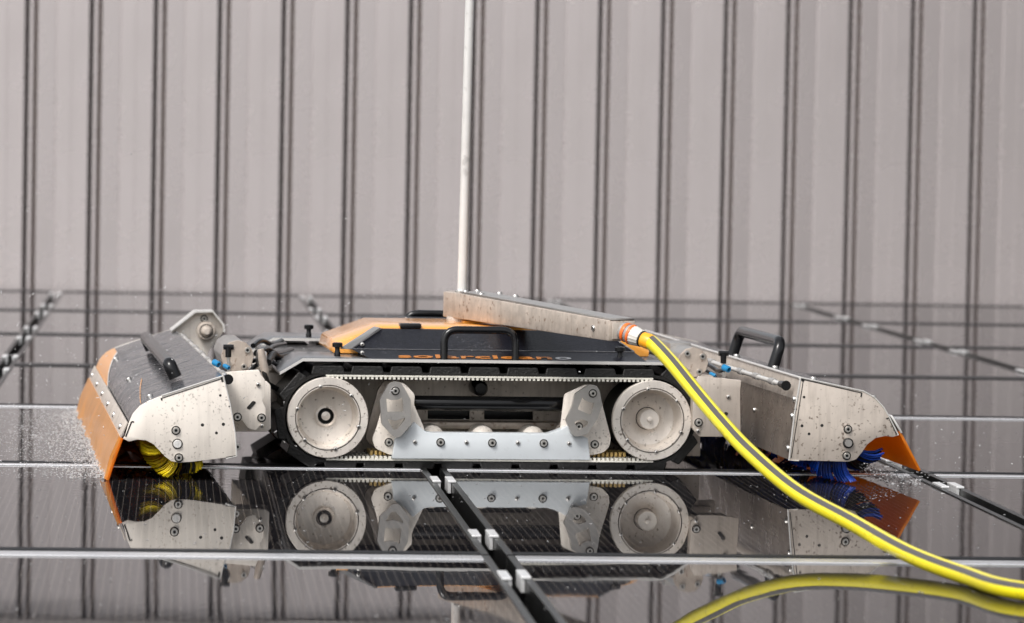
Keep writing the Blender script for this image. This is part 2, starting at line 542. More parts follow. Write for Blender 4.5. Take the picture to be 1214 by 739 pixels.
back_dark = rail_mesh('back_rail', (-w2 + 0.0125, -0.030, -0.040), (w2 - 0.0125, 0.0, LIP + 0.0015), 'frame_rear')
front_dark = rail_mesh('front_rail', (-w2 + 0.0125, 0.0, -0.040), (w2 - 0.0125, 0.022, LIP + 0.0015), 'frame_rear')
cb = bmesh.new()
box(cb, (-0.0085, -0.048, 0.0), (0.0070, 0.048, 0.0045))
bmesh.ops.recalc_face_normals(cb, faces=cb.faces)
bmesh.ops.bevel(cb, geom=cb.edges[:], offset=0.0012, segments=2, affect='EDGES', profile=0.5)
box(cb, (0.0012, -0.046, -0.020), (0.0068, 0.046, -0.0002))
clamp_me = bpy.data.meshes.new('clamp'); cb.to_mesh(clamp_me); cb.free(); clamp_me.materials.append(MATS['clamp_metal'])

ROWN = {5: 'row against the foot of the ribbed wall', 4: 'second row out from the ribbed wall', 3: 'third row out from the ribbed wall',
        2: 'row just behind the robot brush heads', 1: 'row that the robot tracks stand on', 0: 'row mirroring the robot wheels',
        -1: 'row that the yellow hose lies across', -2: 'row beyond the yellow hose, farthest from the wall'}
OWN = {(1, -1): 'wet solar panel under the robot wheel with the dark bearing', (1, 0): 'wet solar panel under the robot wheel with the round hub cap',
       (0, -1): 'wet solar panel mirroring the yellow-bristled brush head and the dark-bearing wheel', (0, 0): 'wet solar panel mirroring the blue-bristled brush head, crossed by the yellow hose',
       (0, 1): 'wet solar panel beside the tip of the amber apron, bare of the robot',
       (1, 1): 'wet solar panel behind the tip of the amber apron', (1, -2): 'wet solar panel past the white splash, bare of the robot',
       (-1, 0): 'wet solar panel mirroring the arch of the yellow hose', (-1, -1): 'wet solar panel mirroring the black handle and the foot of the pole'}
for row in range(-2, 6):
    for c in range(-4, 4):
        # column 0 lies to the right of the groove in front of the robot
        o = P0 + E1 * (PW * (c + 0.5)) + E2 * (PD * row + GY / 2)
        p = empty('solar_panel', o, B)
        if row == -1 and c < 0:            # the front row left of the groove dips a little towards its near edge
            p.rotation_euler.x = 0.006
            p.location.z = -d1 * 0.006
        tag(p, OWN.get((row, c), 'wet dark solar panel in the ' + ROWN[row]), 'solar panel', 'wet solar panels, ' + ROWN[row])
        link('glass', glass_me, p)
        link('side_rail', side_me, p, (-w2 + 0.006, 0, 0))
        link('side_rail', side_me, p, (w2 - 0.006, 0, 0))
        link('front_rail', front_me if row < 3 else front_dark, p)
        link('back_rail', back_silver if row < 0 else (back_thin if row < 2 else back_dark), p, (0, d1, 0))
        for yy in (0.30, 1.31):
            link('clamp', clamp_me, p, (w2, yy, LIP + 0.0003))
            k = link('clamp', clamp_me, p, (-w2, yy, LIP + 0.0003), (0, 0, math.pi))

# ---- cladding wall ---------------------------------------------------
WO = P0 + E2 * (PD * 6 + 0.12)
wall = empty('cladding_wall', WO + Vector((0, 0, -0.22)), B)
tag(wall, 'tall grey-beige metal wall of vertical ribbed cladding behind the solar panels', 'wall')
PER = 0.2588
u = PER / 75.0
WT = 1.45 + 0.22
gd = 0.045
prof = [(0, 0), (0.5 * u, gd), (4.9 * u, gd), (5.4 * u, 0.003), (5.9 * u, 0.0), (10.0 * u, 0.0), (10.4 * u, 0.003), (10.9 * u, gd * 0.75), (14.9 * u, gd * 0.75),
        (15.4 * u, 0.0005), (15.9 * u, 0.0), (36.6 * u, 0.0030), (37.2 * u, 0.0052), (38.2 * u, 0.0032), (55 * u, 0.0018), (55.6 * u, 0.0027), (56.2 * u, 0.0014), (75 * u - 0.0006, 0.0)]
wb = bmesh.new()
fa = [wb.verts.new((x, y, 0)) for x, y in prof]
fb = [wb.verts.new((x, y, WT)) for x, y in prof]
for i in range(len(prof) - 1):
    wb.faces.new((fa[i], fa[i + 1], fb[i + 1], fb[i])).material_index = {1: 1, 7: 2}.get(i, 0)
bk = [wb.verts.new(p) for p in ((0, 0.06, 0), (PER - 0.0006, 0.06, 0), (PER - 0.0006, 0.06, WT), (0, 0.06, WT))]
wb.faces.new((bk[1], bk[0], bk[3], bk[2]))
wb.faces.new((fa[0], fb[0], bk[3], bk[0])); wb.faces.new((fa[-1], bk[1], bk[2], fb[-1]))
bmesh.ops.recalc_face_normals(wb, faces=wb.faces)
clad_me = bpy.data.meshes.new('cladding_panel'); wb.to_mesh(clad_me); wb.free(); clad_me.materials.append(MATS['cladding']); clad_me.materials.append(MATS['groove_shade']); clad_me.materials.append(MATS['groove_shade_brown'])
wx0 = (Matrix.Rotation(-B, 3, 'Z') @ (G(32, 348) - WO)).x - 0.035       # a rib of the photo fixes the pattern
for i in range(-14, 18):
    link('cladding_panel', clad_me, wall, (wx0 + i * PER, 0, 0))
cb = bmesh.new()
box(cb, (wx0 - 14 * PER, -0.035, WT), (wx0 + 18 * PER, 0.20, WT + 0.30))
finish('coping', cb, 'coping_metal', wall, bevel=0.004)
# taller anthracite wing, added unseen right of the frame to darken the wall
dark_me = clad_me.copy(); dark_me.materials.clear(); dark_me.materials.append(MATS['anthracite']); dark_me.materials.append(MATS['groove_shade']); dark_me.materials.append(MATS['groove_shade'])
WX = wx0 + 16.35 * PER
wing = empty('shading_wing', WO + E1 * WX + Vector((0, 0, -0.22)), B - math.pi / 2)
tag(wing, 'unseen dark ribbed wing added to darken the right end of the pale wall', 'wall')
for i in range(0, 31):
    k = link('cladding_panel', dark_me, wing, (i * PER + 0.02, 0, 0)); k.scale = (1, 1, 3.0)


# ================================================================== ROBOT
bot = empty('cleaning_robot', RO, YAW)
tag(bot, 'tracked panel cleaning robot with orange and black hood and a brush head at each end', 'robot')

# ---- tracks -----------------------------------------------------------
wl_ = W(388.2, 494.2); wr_ = W(772.0, 499.0)
WZ = (wl_.z + wr_.z) / 2
XL, XR = wl_.x, wr_.x
print('WHEELS', wl_, wr_)
RW = S(48.3)
BELT_IN, BELT_OUT, LUG = RW + 0.001, WZ - 0.012, WZ - 0.0005

def track_path(rad, step):
    """closed loop round the two wheels: (x, z, nx, nz) at even spacing"""
    Ls = XR - XL; A = math.pi * rad; tot = 2 * Ls + 2 * A
    n = int(round(tot / step)); out = []
    for i in range(n):
        s = i * tot / n
        if s < Ls: out.append((XL + s, WZ + rad, 0, 1))
        elif s < Ls + A:
            a = math.pi / 2 - (s - Ls) / rad; out.append((XR + rad * math.cos(a), WZ + rad * math.sin(a), math.cos(a), math.sin(a)))
        elif s < 2 * Ls + A: out.append((XR - (s - Ls - A), WZ - rad, 0, -1))
        else:
            a = -math.pi / 2 - (s - 2 * Ls - A) / rad; out.append((XL + rad * math.cos(a), WZ + rad * math.sin(a), math.cos(a), math.sin(a)))
    return out

def belt_loop(name, rin, rout, y0, y1, m, parent):
    bm = bmesh.new()
    P = track_path(0.1, 0.02)
    rows = []
    for x, z, nx, nz in P:
        cx, cz = x - nx * 0.1, z - nz * 0.1
        rows.append([bm.verts.new(q) for q in ((cx + nx * rin, y0, cz + nz * rin), (cx + nx * rout, y0, cz + nz * rout), (cx + nx * rout, y1, cz + nz * rout), (cx + nx * rin, y1, cz + nz * rin))])
    for i in range(len(rows)):
        a, b = rows[i], rows[(i + 1) % len(rows)]
        for k in range(4):
            bm.faces.new((a[k], a[(k + 1) % 4], b[(k + 1) % 4], b[k]))
    return finish(name, bm, m, parent)

lugb = bmesh.new()
hexa(lugb, ((-0.0345, 0, -0.006), (0.0345, 0, -0.006), (0.0345, 0.17, -0.006), (-0.0345, 0.17, -0.006),
            (-0.030, 0.002, 0.0125), (0.030, 0.002, 0.0125), (0.030, 0.168, 0.0125), (-0.030, 0.168, 0.0125)))
bmesh.ops.recalc_face_normals(lugb, faces=lugb.faces)
bmesh.ops.bevel(lugb, geom=lugb.edges[:], offset=0.0025, segments=2, affect='EDGES', profile=0.5)
lug_me = bpy.data.meshes.new('tread_lug'); lugb.to_mesh(lug_me); lugb.free(); lug_me.materials.append(MATS['rubber'])

def wheel_mesh(dish):
    bm = bmesh.new()
    r = RW
    if dish == 'bearing':
        pr = [(r * 0.97, 0.14), (r * 0.97, 0.006), (r, 0.005), (r, -0.010), (r * 0.985, -0.012), (r * 0.815, -0.012), (r * 0.812, -0.005), (r * 0.79, -0.005), (r * 0.787, -0.013), (r * 0.768, -0.013), (r * 0.762, 0.000), (r * 0.74, 0.030), (r * 0.66, 0.040), (r * 0.27, 0.044),
              (r * 0.26, 0.036), (r * 0.205, 0.034), (r * 0.195, 0.040), (r * 0.175, 0.050), (r * 0.12, 0.050), (r * 0.11, 0.034), (r * 0.03, 0.032), (0, 0.036)]
        mi = [1, 0] + [0] * 3 + [2, 2, 0] + [0] * 8 + [1, 1, 1, 0, 0]
    else:
        pr = [(r * 0.97, 0.14), (r * 0.97, 0.006), (r, 0.005), (r, -0.010), (r * 0.985, -0.012), (r * 0.815, -0.012), (r * 0.812, -0.005), (r * 0.79, -0.005), (r * 0.787, -0.013), (r * 0.768, -0.013), (r * 0.762, 0.000), (r * 0.745, 0.030), (r * 0.66, 0.042), (r * 0.285, 0.050),
              (r * 0.265, 0.052), (r * 0.26, 0.022), (r * 0.24, 0.018), (r * 0.07, 0.018), (r * 0.05, 0.012), (0, 0.011)]
        mi = [1, 0] + [0] * 3 + [2, 2, 0] + [0] * 5 + [1] + [0] * 5
    lathe(bm, pr, 56, mi)
    bm.normal_update()
    for f in bm.faces: f.smooth = True
    for e in bm.edges:
        if len(e.link_faces) != 2 or e.calc_face_angle(0) > 0.5: e.smooth = False
    me = bpy.data.meshes.new('drive_wheel'); bm.to_mesh(me); bm.free()
    me.materials.append(MATS['wheel_metal']); me.materials.append(MATS['dark_hole']); me.materials.append(MATS['brown_metal'])
    return me

wheelA, wheelB = wheel_mesh('bearing'), wheel_mesh('hub')

def track(y0, near):
    b = belt_loop('track_belt', BELT_IN + 0.003, BELT_OUT, y0, y0 + 0.17, 'rubber', bot)
    for x, z, nx, nz in track_path(WZ - 0.012, 0.0795):
        link('tread_lug', lug_me, b, (x, y0 - 0.001, z), (0, math.atan2(nx, nz), 0))
    # pale toothed inner belt
    bm = bmesh.new()
    P = track_path(0.1, 0.0088)
    for i, (x, z, nx, nz) in enumerate(P):
        if abs(nx) > 0.01: continue
        zt = WZ + nz * (BELT_IN + 0.0035)
        box(bm, (x - 0.0046, y0 - 0.006, min(zt, zt - nz * 0.0032)), (x + 0.0046, y0 + 0.10, max(zt, zt - nz * 0.0032)))
        zz = zt - nz * 0.0030
        box(bm, (x - 0.0024, y0 - 0.0055, min(zz, zz - nz * 0.005)), (x + 0.0024, y0 + 0.10, max(zz, zz - nz * 0.005)))
    t = finish('toothed_strip', bm, 'belt_white' , b, smooth=False); t['kind'] = 'stuff'
    bm = bmesh.new()
    x = W(440, 540).x
    while x < W(470, 540).x:
        zz = WZ - BELT_IN + 0.005
        box(bm, (x, y0 + 0.02, zz), (x + 0.0055, y0 + 0.09, zz + 0.009)); x += 0.0088
    x = W(700, 540).x
    while x < W(745, 540).x:
        box(bm, (x, y0 + 0.02, zz), (x + 0.0055, y0 + 0.09, zz + 0.009)); x += 0.0088
    t = finish('guide_tooth_row', bm, 'belt_yellow', b, smooth=False, bevel=0.001); t['kind'] = 'stuff'
    for me, xx, zc, rot, bp in ((wheelA, XL, WZ, 0.35, 0), (wheelB, XR, WZ, 0.25, 0)):
        w = link('drive_wheel', me, bot, (xx, y0, zc), (0, 0 if near else 0, 0))
        if near:
            for k in range(6):
                a = rot + k * math.pi / 3 + math.pi / 2 - 0.1
                link('bolt', BOLT_SMALL, w, (RW * 0.79 * math.cos(a), -0.012, RW * 0.79 * math.sin(a)))
    return b

track(0.0, True)
track(0.80, False)

# ---- chassis ------------------------------------------------------------
Yc = 0.185
plate('chassis_plate', [(330, 447), (830, 452), (830, 541), (420, 537), (330, 520)], Yc, 0.008, 'dull_metal', bot,
      holes=[[(507, 486.5), (557, 487), (557, 497.5), (507, 497)], [(574, 487), (632, 488), (632, 498), (574, 497.5)]])
bm = bmesh.new()
z0, z1 = 0.045, W(600, 430, 0.2).z
box(bm, (XL - 0.09, Yc + 0.012, z0), (XR + 0.10, 0.78, z1))
finish('chassis', bm, 'black_plastic', bot, bevel=0.004)
bm = bmesh.new()
a, b = W(500, 500, 0.13), W(640, 506, 0.13)
box(bm, (W(488, 503, 0.12).x, 0.12, W(560, 509, 0.12).z), (W(670, 503, 0.12).x, 0.17, W(560, 500.5, 0.12).z))
finish('cross_rail', bm, 'stained_metal', bot, bevel=0.003)

# cross frame behind the wheels (cream box ends showing at both ends)
plate('end_frame', [(310, 442), (352, 432), (372, 452), (350, 492), (318, 500)], 0.20, 0.012, 'dull_metal', bot, r=0.006)
plate('end_frame', [(795, 440), (850, 446), (850, 505), (812, 505)], 0.20, 0.012, 'dull_metal', bot, r=0.006)

# ---- bogie -----------------------------------------------------------
rk = plate('rocker_plate', [(441, 521), (447, 506), (460, 458), (470, 452), (480, 455), (492, 468), (491, 480), (503, 508), (500, 539), (462, 539.5), (445, 532)], 0.004, 0.010, 'cream_metal', bot, r=0.006)
bolt(BOLT_BIG, 460.9, 524.5, 0.003, rk)
rk = plate('rocker_plate', [(669.4, 467.6), (694, 456), (708.5, 457.5), (724.5, 520), (722.5, 530), (715, 537), (701, 540), (668, 540), (664, 512)], 0.004, 0.010, 'cream_metal', bot, r=0.006)
bolt(BOLT_BIG, 705, 527, 0.003, rk)
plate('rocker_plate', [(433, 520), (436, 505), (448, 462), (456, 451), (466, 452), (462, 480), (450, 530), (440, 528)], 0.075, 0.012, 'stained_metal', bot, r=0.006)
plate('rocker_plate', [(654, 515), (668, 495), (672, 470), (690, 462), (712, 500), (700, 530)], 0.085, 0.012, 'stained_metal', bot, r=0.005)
br = plate('link_bracket', [(468, 452.5), (475, 454), (479, 459.5), (487, 474), (487.5, 503), (474, 518.8), (466.5, 518), (452.8, 503.4), (450.3, 474), (460.9, 455.5)], -0.030, 0.014, 'machined', bot,
      holes=[[(458, 472.5), (463, 474.5), (472, 474), (477, 471), (478.7, 488.7), (459.2, 488.7)], [(459.2, 497), (469, 499), (480.4, 495.2), (479.5, 498.5), (470.6, 509.8), (465.8, 509)]], r=0.004, hr=0.003)
bolt(BOLT_BIG, 468.7, 463.6, -0.031, br)
br = plate('link_bracket', [(698.6, 456.2), (706.7, 457), (710.8, 462.8), (714, 480.6), (708.4, 496.9), (696.2, 514.8), (684, 518), (678.3, 516.3), (671, 498.5), (678.3, 482.3), (681.6, 467.6)], -0.030, 0.014, 'machined', bot,
      holes=[[(690.5, 471), (694, 475), (700, 477.5), (705, 477.4), (701, 492.8), (684.8, 485.5)], [(680.8, 500.3), (688.9, 496.9), (697.8, 500.1), (696.2, 505), (685.6, 510.8)]], r=0.004, hr=0.003)
bolt(BOLT_BIG, 702.7, 466.5, -0.031, br)
bolt(BOLT_BIG, 686, 505.8, -0.018, br)
sr = plate('slide_rail', [(465, 544), (468.5, 521), (476, 516), (484, 509), (491.5, 500.5), (498, 506), (505, 512), (513, 513.4), (650, 514.6), (660, 511.5), (667, 508.5), (673, 505), (684, 515), (697, 519.6), (700, 545.6)], -0.012, 0.040, 'white_polymer', bot, bevel=0.002)
for x, y in ((522.2, 524.5), (583.5, 525.2), (644.6, 525.8)): bolt(BOLT_BIG, x, y, -0.0125, sr)
for x, y in ((491.7, 524), (553, 524.5), (614, 525), (674.7, 525.8)): bolt(BOLT_SMALL, x, y, -0.0125, sr)
for x, y in ((517, 521), (577, 521.5), (637, 522)):
    bm = bmesh.new()
    r = S(14)
    lathe(bm, [(0, 0.05), (r * 0.5, 0.05), (r * 0.8, 0.056), (r, 0.062), (r, 0.13), (0, 0.13)], 28)
    c = W(x, y, 0.0)
    finish('roller', bm, 'cream_metal', bot, (c.x, 0, c.z))
bm = bmesh.new()
cyl(bm, W(486, 477.5, 0.045), W(676, 479.5, 0.045), S(8.6), 24)
sp = finish('spring_tube', bm, 'black_tube', bot, bevel=0.003)
for x, y in ((570, 461),):
    bm = bmesh.new()
    r = S(9.5)
    lathe(bm, [(0, 0.11), (r * 0.7, 0.11), (r, 0.118), (r, 0.184)], 24)
    c = W(x, y, 0.11)
    finish('end_stop', bm, 'black_plastic', bot, (c.x, 0, c.z))

# ---- fenders -------------------------------------------------------------
def fender(y0, y1, dz, near):
    zt = W(560, 430, 0).z + dz
    xa, xb = W(359, 428.5, 0).x, W(790, 434, 0).x
    xl, zl = W(331.5, 444, 0).x, W(331.5, 444, 0).z + dz
    xr, zr = W(822, 452, 0).x, W(822, 452, 0).z + dz
    pr = [(xl, zl), (xa, zt), (xb, zt), (xr, zr)]
    bm = bmesh.new()
    th = 0.0042
    top = [(x, z + th) for x, z in pr]
    loop = pr + top[::-1]
    slab(bm, [loop], y0 + 0.0025, y1)
    f = finish('fender', bm, 'wet_grey', bot, bevel=0.0008)
    bm = bmesh.new()
    slab(bm, [[(x, z - 0.0008) for x, z in pr] + [(x, z + 0.0008) for x, z in top[::-1]]], y0, y0 + 0.0024)
    finish('fender_edge', bm, 'bright_edge', f)
    return f, zt + th

fen, ZF = fender(-0.004, 0.24, 0, True)
fen2, _ = fender(0.74, 1.0, 0, False)

def knob(px, py, Y, zb, parent, h=0.026):
    c = W(px, py, Y)
    bm = bmesh.new()
    n = [(0, 0), (0.0062, 0), (0.0062, h * 0.28), (0.0048, h * 0.45), (0.0052, h * 0.65), (0.0105, h * 0.72), (0.0105, h), (0.008, h * 1.06), (0, h * 1.06)]
    tmp = bmesh.new(); lathe(tmp, n, 14)
    bmesh.ops.rotate(tmp, verts=tmp.verts, cent=(0, 0, 0), matrix=Matrix.Rotation(math.pi / 2, 3, 'X'))
    me = bpy.data.meshes.new('t'); tmp.to_mesh(me); tmp.free(); bm.from_mesh(me); bpy.data.meshes.remove(me)
    return finish('knob', bm, 'black_plastic', parent, (c.x, Y, zb))

knob(400, 415, 0.10, ZF, fen)
knob(735, 420, 0.06, ZF, fen)
knob(366, 398, 0.80, ZF, fen2)

# ---- hood ------------------------------------------------------------------
def poly(bm, pts, mi=0):
    bm.faces.new([bm.verts.new(p) for p in pts]).material_index = mi

YH0, YHc, YHt = 0.004, 0.090, 0.150
A0, A1 = W(446, 433, YH0), W(772, 436, YH0)
B0, B1 = W(417, 413.6, YHc), W(752, 418.6, YHc)
C0, C1 = W(452, 389.5, YHt), W(716, 394, YHt)
zb = (B0.z + B1.z) / 2; B0.z = B1.z = zb
zc = (C0.z + C1.z) / 2; C0.z = C1.z = zc
za = ZF + 0.001; A0.z = A1.z = za - 0.006
back = 0.34
bm = bmesh.new()
def shell_face(a, b, c, d):
    poly(bm, (a, b, c, d))
shell_face(A0, A1, B1, B0)
shell_face(B0, B1, C1, C0)
D0, D1 = Vector((C0.x, back, zc)), Vector((C1.x, back, zc))
shell_face(C0, C1, D1, D0)
E0, E1v = Vector((B0.x, back, zb)), Vector((B1.x, back, zb))
F0, F1 = Vector((A0.x - 0.03, back, za - 0.006)), Vector((A1.x + 0.02, back, za - 0.006))
shell_face(B0, C0, D0, E0); shell_face(A0, B0, E0, F0)
shell_face(B1, E1v, D1, C1); shell_face(A1, F1, E1v, B1)
hood = finish('hood', bm, 'hood_black', bot, bevel=0.0012)
# bright folded edge of the side skin
bm = bmesh.new()
o = Vector((0, -0.0012, 0.0008))
tube(bm, [B0 + o, C0 + o], 0.0016, 6); tube(bm, [B0 + o, B1 + o], 0.0010, 6); tube(bm, [B1 + o, C1 + o], 0.0016, 6)
finish('folded_edge', bm, 'wet_grey', hood)
bm = bmesh.new()
g = 0.014
poly(bm, (B0 + Vector((-0.0226, 0.004, 0.000)), B0 + Vector((-0.0015, -0.0005, 0)), C0 + Vector((-0.0015, -0.0005, 0.001)), C0 + Vector((-0.010, 0.045, 0.001))))
fl = finish('end_flange', bm, 'steel', hood)
mo = fl.modifiers.new('solid', 'SOLIDIFY'); mo.thickness = 0.002
for x, y, yy in ((429.5, 408.5, 0.097), (429.5, 418.5, 0.067)): bolt(BOLT_SMALL, x, y, yy, hood)

# lettering printed low on the side skin
def lettering(body, x0, x1, m):
    cu = bpy.data.curves.new('lettering', 'FONT')
    cu.body = body; cu.size = 0.036; cu.extrude = 0.0004; cu.offset = 0.0006; cu.space_character = 1.02
    t = bpy.data.objects.new('tmp', cu); col.objects.link(t)
    bpy.context.view_layer.update()
    me = bpy.data.meshes.new_from_object(t.evaluated_get(bpy.context.evaluated_depsgraph_get()))
    col.objects.unlink(t); bpy.data.objects.remove(t)
    xs = [v.co.x for v in me.vertices]
    k = (x1 - x0) / (max(xs) - min(xs))
    mn = min(xs)
    up_ = (B0 - A0); up_.x = 0; up_.normalize()
    nn = Vector((1, 0, 0)).cross(up_).normalized()
    org = Vector((0, A0.y, A0.z)) + up_ * 0.028
    for v in me.vertices:
        a, b, c = v.co
        v.co = Vector((x0 + (a - mn) * k, 0, 0)) + org + up_ * (b * 0.92) + nn * (0.0012 + c)
    me.materials.append(MATS[m])
    return link('lettering', me, hood)

lettering('solarclean', W(473, 425, .03).x, W(655, 425, .03).x, 'letter_orange')
lettering('o', W(659, 425, .03).x, W(678, 425, .03).x, 'letter_silver')

# orange centre part
YO0, YO1 = 0.175, 0.52
a = W(399.8, 405.4, YO0); b = W(451.7, 386.6, YO0); c = W(395.7, 413.5, YO0)
zt_, xb_ = b.z, b.x
xe = W(716, 390, YO0).x; xe2 = W(770, 412, YO0).x; ze = W(770, 414, YO0).z
pr = [(c.x, c.z - 0.01), (a.x, a.z), (xb_, zt_), (xe, zt_), (xe2, ze), (xe2, c.z - 0.01)]
bm = bmesh.new(); slab(bm, [pr], YO0, YO1)
oh = finish('top_cover', bm, 'hood_orange', hood, bevel=0.004)
bm = bmesh.new()
p = W(475, 386, YO0)
box(bm, (p.x - 0.002, YO0 - 0.012, zt_ - 0.004), (W(492, 386, YO0).x + 0.012, YO0 + 0.02, zt_ + 0.006))
finish('latch', bm, 'black_plastic', hood, bevel=0.002)
bm = bmesh.new()
pr2 = [(a.x + 0.03, c.z - 0.02), (C0.x + 0.02, zc), (C1.x, zc), (B1.x, zb), (B1.x, c.z - 0.02)]
slab(bm, [pr2], YO1 + 0.002, 0.70)
finish('side_skin', bm, 'hood_black', hood, bevel=0.003)

def handle(name, pts, r, m, parent, n=14):
    path = []
    P = [Vector(p) for p in pts]
    path.append(P[0])
    for i in range(1, len(P) - 1):
        p = P[i]; k = min(0.028, (P[i - 1] - p).length * 0.45, (P[i + 1] - p).length * 0.45)
        A = p + (P[i - 1] - p).normalized() * k; Bq = p + (P[i + 1] - p).normalized() * k
        for j in range(7):
            t = j / 6
            path.append(A * (1 - t) ** 2 + p * 2 * t * (1 - t) + Bq * t ** 2)
    path.append(P[-1])
    bm = bmesh.new(); tube(bm, path, r, n)
    return finish(name, bm, m, parent)

ht = W(570, 391.5, 0.03).z
xa, xb = W(526.5, 400, 0.03).x, W(611, 400, 0.03).x
hb = ZF - 0.004
handle('carry_handle', [(xa, 0.025, hb), (xa, 0.030, ht), (xb, 0.030, ht), (xb, 0.025, hb)], S(4.6), 'black_tube', bot)
handle('carry_handle', [(xa, 0.715, hb), (xa, 0.71, ht), (xb, 0.71, ht), (xb, 0.715, hb)], S(4.6), 'black_tube', bot)

# ---- swivel arm and pole ----------------------------------------------------
aL = W(542.7, 347.6, 0.38); aR = W(721.6, 380.0, -0.40)
aLb = W(542.7, 378.0, 0.38); aRb = W(721.6, 404.6, -0.40)
dr = Vector((aR.x - aL.x, aR.y - aL.y, 0)).normalized()
pp = Vector((-dr.y, dr.x, 0))
wd = 0.056
aw = pp * wd
ext = Vector((W(525.6, 346.2, 0.46).x, 0.46, aL.z))
bm = bmesh.new()
low, high = [], []
outl = [(aL, aLb.z), (aR, aRb.z), (aR + aw, aRb.z), (aL + aw * 1.15, aLb.z), (ext + Vector((0.02, 0.055, 0)), aLb.z), (ext, aLb.z)]
lo_v = [bm.verts.new((p.x, p.y, z)) for p, z in outl]
hi_v = [bm.verts.new((p.x, p.y, (aR.z if i in (1, 2) else aL.z))) for i, (p, z) in enumerate(outl)]
bm.faces.new(lo_v[::-1]); bm.faces.new(hi_v)
for i in range(6):
    j = (i + 1) % 6
    bm.faces.new((lo_v[i], lo_v[j], hi_v[j], hi_v[i]))
arm = finish('swivel_arm', bm, 'stained_metal', bot, bevel=0.003)
bm = bmesh.new()
e0 = aR + dr * 0.0015
q = [Vector((0, 0, -0.004)), ]
hh = (aR.z - aRb.z)
M_ = Matrix(((dr.x, pp.x, 0, e0.x), (dr.y, pp.y, 0, e0.y), (0, 0, 1, aRb.z), (0, 0, 0, 1)))
box(bm, (0, 0.006, 0.004), (0.004, wd - 0.006, hh - 0.004))
bmesh.ops.transform(bm, verts=bm.verts, matrix=M_)
finish('end_plate', bm, 'dull_metal', arm, bevel=0.001)
bm = bmesh.new()
t_ = [aL + Vector((0, 0, 0.0008)) + pp * 0.004, aR + Vector((0, 0, 0.0008)) + pp * 0.004, aR + aw * 0.95 + Vector((0, 0, 0.0008)), aL + aw * 1.08 + Vector((0, 0, 0.0008))]
poly(bm, t_)
tl = finish('lid', bm, 'machined', arm); mo = tl.modifiers.new('s', 'SOLIDIFY'); mo.thickness = 0.003; mo.offset = 1
for fx, fy in ((0.02, 0.012), (0.08, 0.07), (0.13, 0.015), (0.20, 0.07), (-0.02, 0.05)):
    p = aL + dr * fx * 0.75 + pp * fy
    k = (Vector((p.x, p.y, 0)) - Vector((aL.x, aL.y, 0))).dot(dr) / (aR - aL).dot(dr)
    link('bolt', BOLT_MID, arm, (p.x, p.y, aL.z + (aR.z - aL.z) * max(0, k) + 0.003), (-math.pi / 2, 0, 0))
link('bolt', BOLT_MID, arm, aR + (aL - aR) * 0.09 + Vector((0, -0.001, -hh * 0.5)), (0, 0, math.atan2(dr.y, dr.x)))
bm = bmesh.new()
pc = W(546, 384, 0.43)
cyl(bm, (pc.x, 0.43, zt_ - 0.005), (pc.x, 0.43, aLb.z + 0.002), 0.030, 24)
finish('swivel_base', bm, 'dull_metal', arm, bevel=0.002)
bm = bmesh.new()
box(bm, (pc.x - 0.002, 0.36, aLb.z - 0.010), (pc.x + 0.07, 0.42, aLb.z - 0.004))
finish('swivel_bracket', bm, 'coupling_amber', arm, bevel=0.001)
pb = W(547.5, 345, 0.43); pt = W(556.5, 20, 0.43)
bm = bmesh.new()
pb.z = aL.z - 0.002
top_p = pb + (pt - pb) * 1.35
tube(bm, [pb + (top_p - pb) * (i / 12) for i in range(13)], S(5.5, 0.43), 20)
pole = finish('pole', bm, 'pole_white', arm)
bm = bmesh.new(); cyl(bm, pb, pb + Vector((0, 0, 0.006)), S(8.5, 0.43), 20)
finish('pole_collar', bm, 'steel', arm, bevel=0.001)

# ---- gear motors ------------------------------------------------------------
def gear_motor(cx, cy, Y, rpx, ln):
    c = W(cx, cy, Y); r = S(rpx, Y)
    bm = bmesh.new()
    lathe(bm, [(0, 0), (r * 0.97, 0), (r, 0.0015), (r, 0.010), (r * 0.96, 0.0115)], 12)
    g = finish('gear_motor', bm, 'stained_metal', bot, (c.x, Y, c.z))
    bm = bmesh.new()
    lathe(bm, [(0, 0.0118), (r * 0.95, 0.0118), (r * 0.98, 0.02), (r * 0.98, ln * 0.8), (r * 0.85, ln), (0, ln)], 10)
    finish('motor_casing', bm, 'casing_grey', g, bevel=0.002)
    for a in (0.6, 2.2, 3.9, 5.3):
        link('bolt', BOLT_MID, g, (r * 0.72 * math.cos(a), -0.0005, r * 0.72 * math.sin(a)))
    return g

gear_motor(281.6, 423, 0.02, 19.5, 0.30)
gear_motor(822, 430, 0.02, 18.5, 0.26)

# ---- mounting plates at both ends -------------------------------------------
Ym = -0.10
mp = plate('mount_plate', [(258, 442), (307, 438.5), (309.5, 445), (314, 450), (314.5, 470), (311, 476), (315, 484), (315, 497), (303, 511), (294, 508), (287, 498), (272, 496), (258, 500)], Ym, 0.010, 'cream_metal', bot, r=0.003)
bolt(BOLT_BIG, 281.5, 494.5, Ym - 0.001, mp); bolt(BOLT_BIG, 310, 495.5, Ym - 0.001, mp)
bolt(BOLT_SMALL, 306, 456, Ym - 0.001, mp); bolt(BOLT_SMALL, 310.5, 505, Ym - 0.001, mp)
bm = bmesh.new(); slab(bm, [rounded(pxl([(292, 484), (300, 475), (304, 477), (296, 486)], Ym - 0.0012), 0.004)], Ym - 0.0012, Ym + 0.002)
finish('slot', bm, 'dark_hole', mp)
plate('mount_bracket', [(262, 446), (316, 452), (321, 457), (321, 509), (316, 512), (262, 512)], -0.05, 0.010, 'cream_metal', bot, r=0.003)
bm = bmesh.new()
a_, b_ = W(262, 455, -0.04), W(345, 505, -0.04)
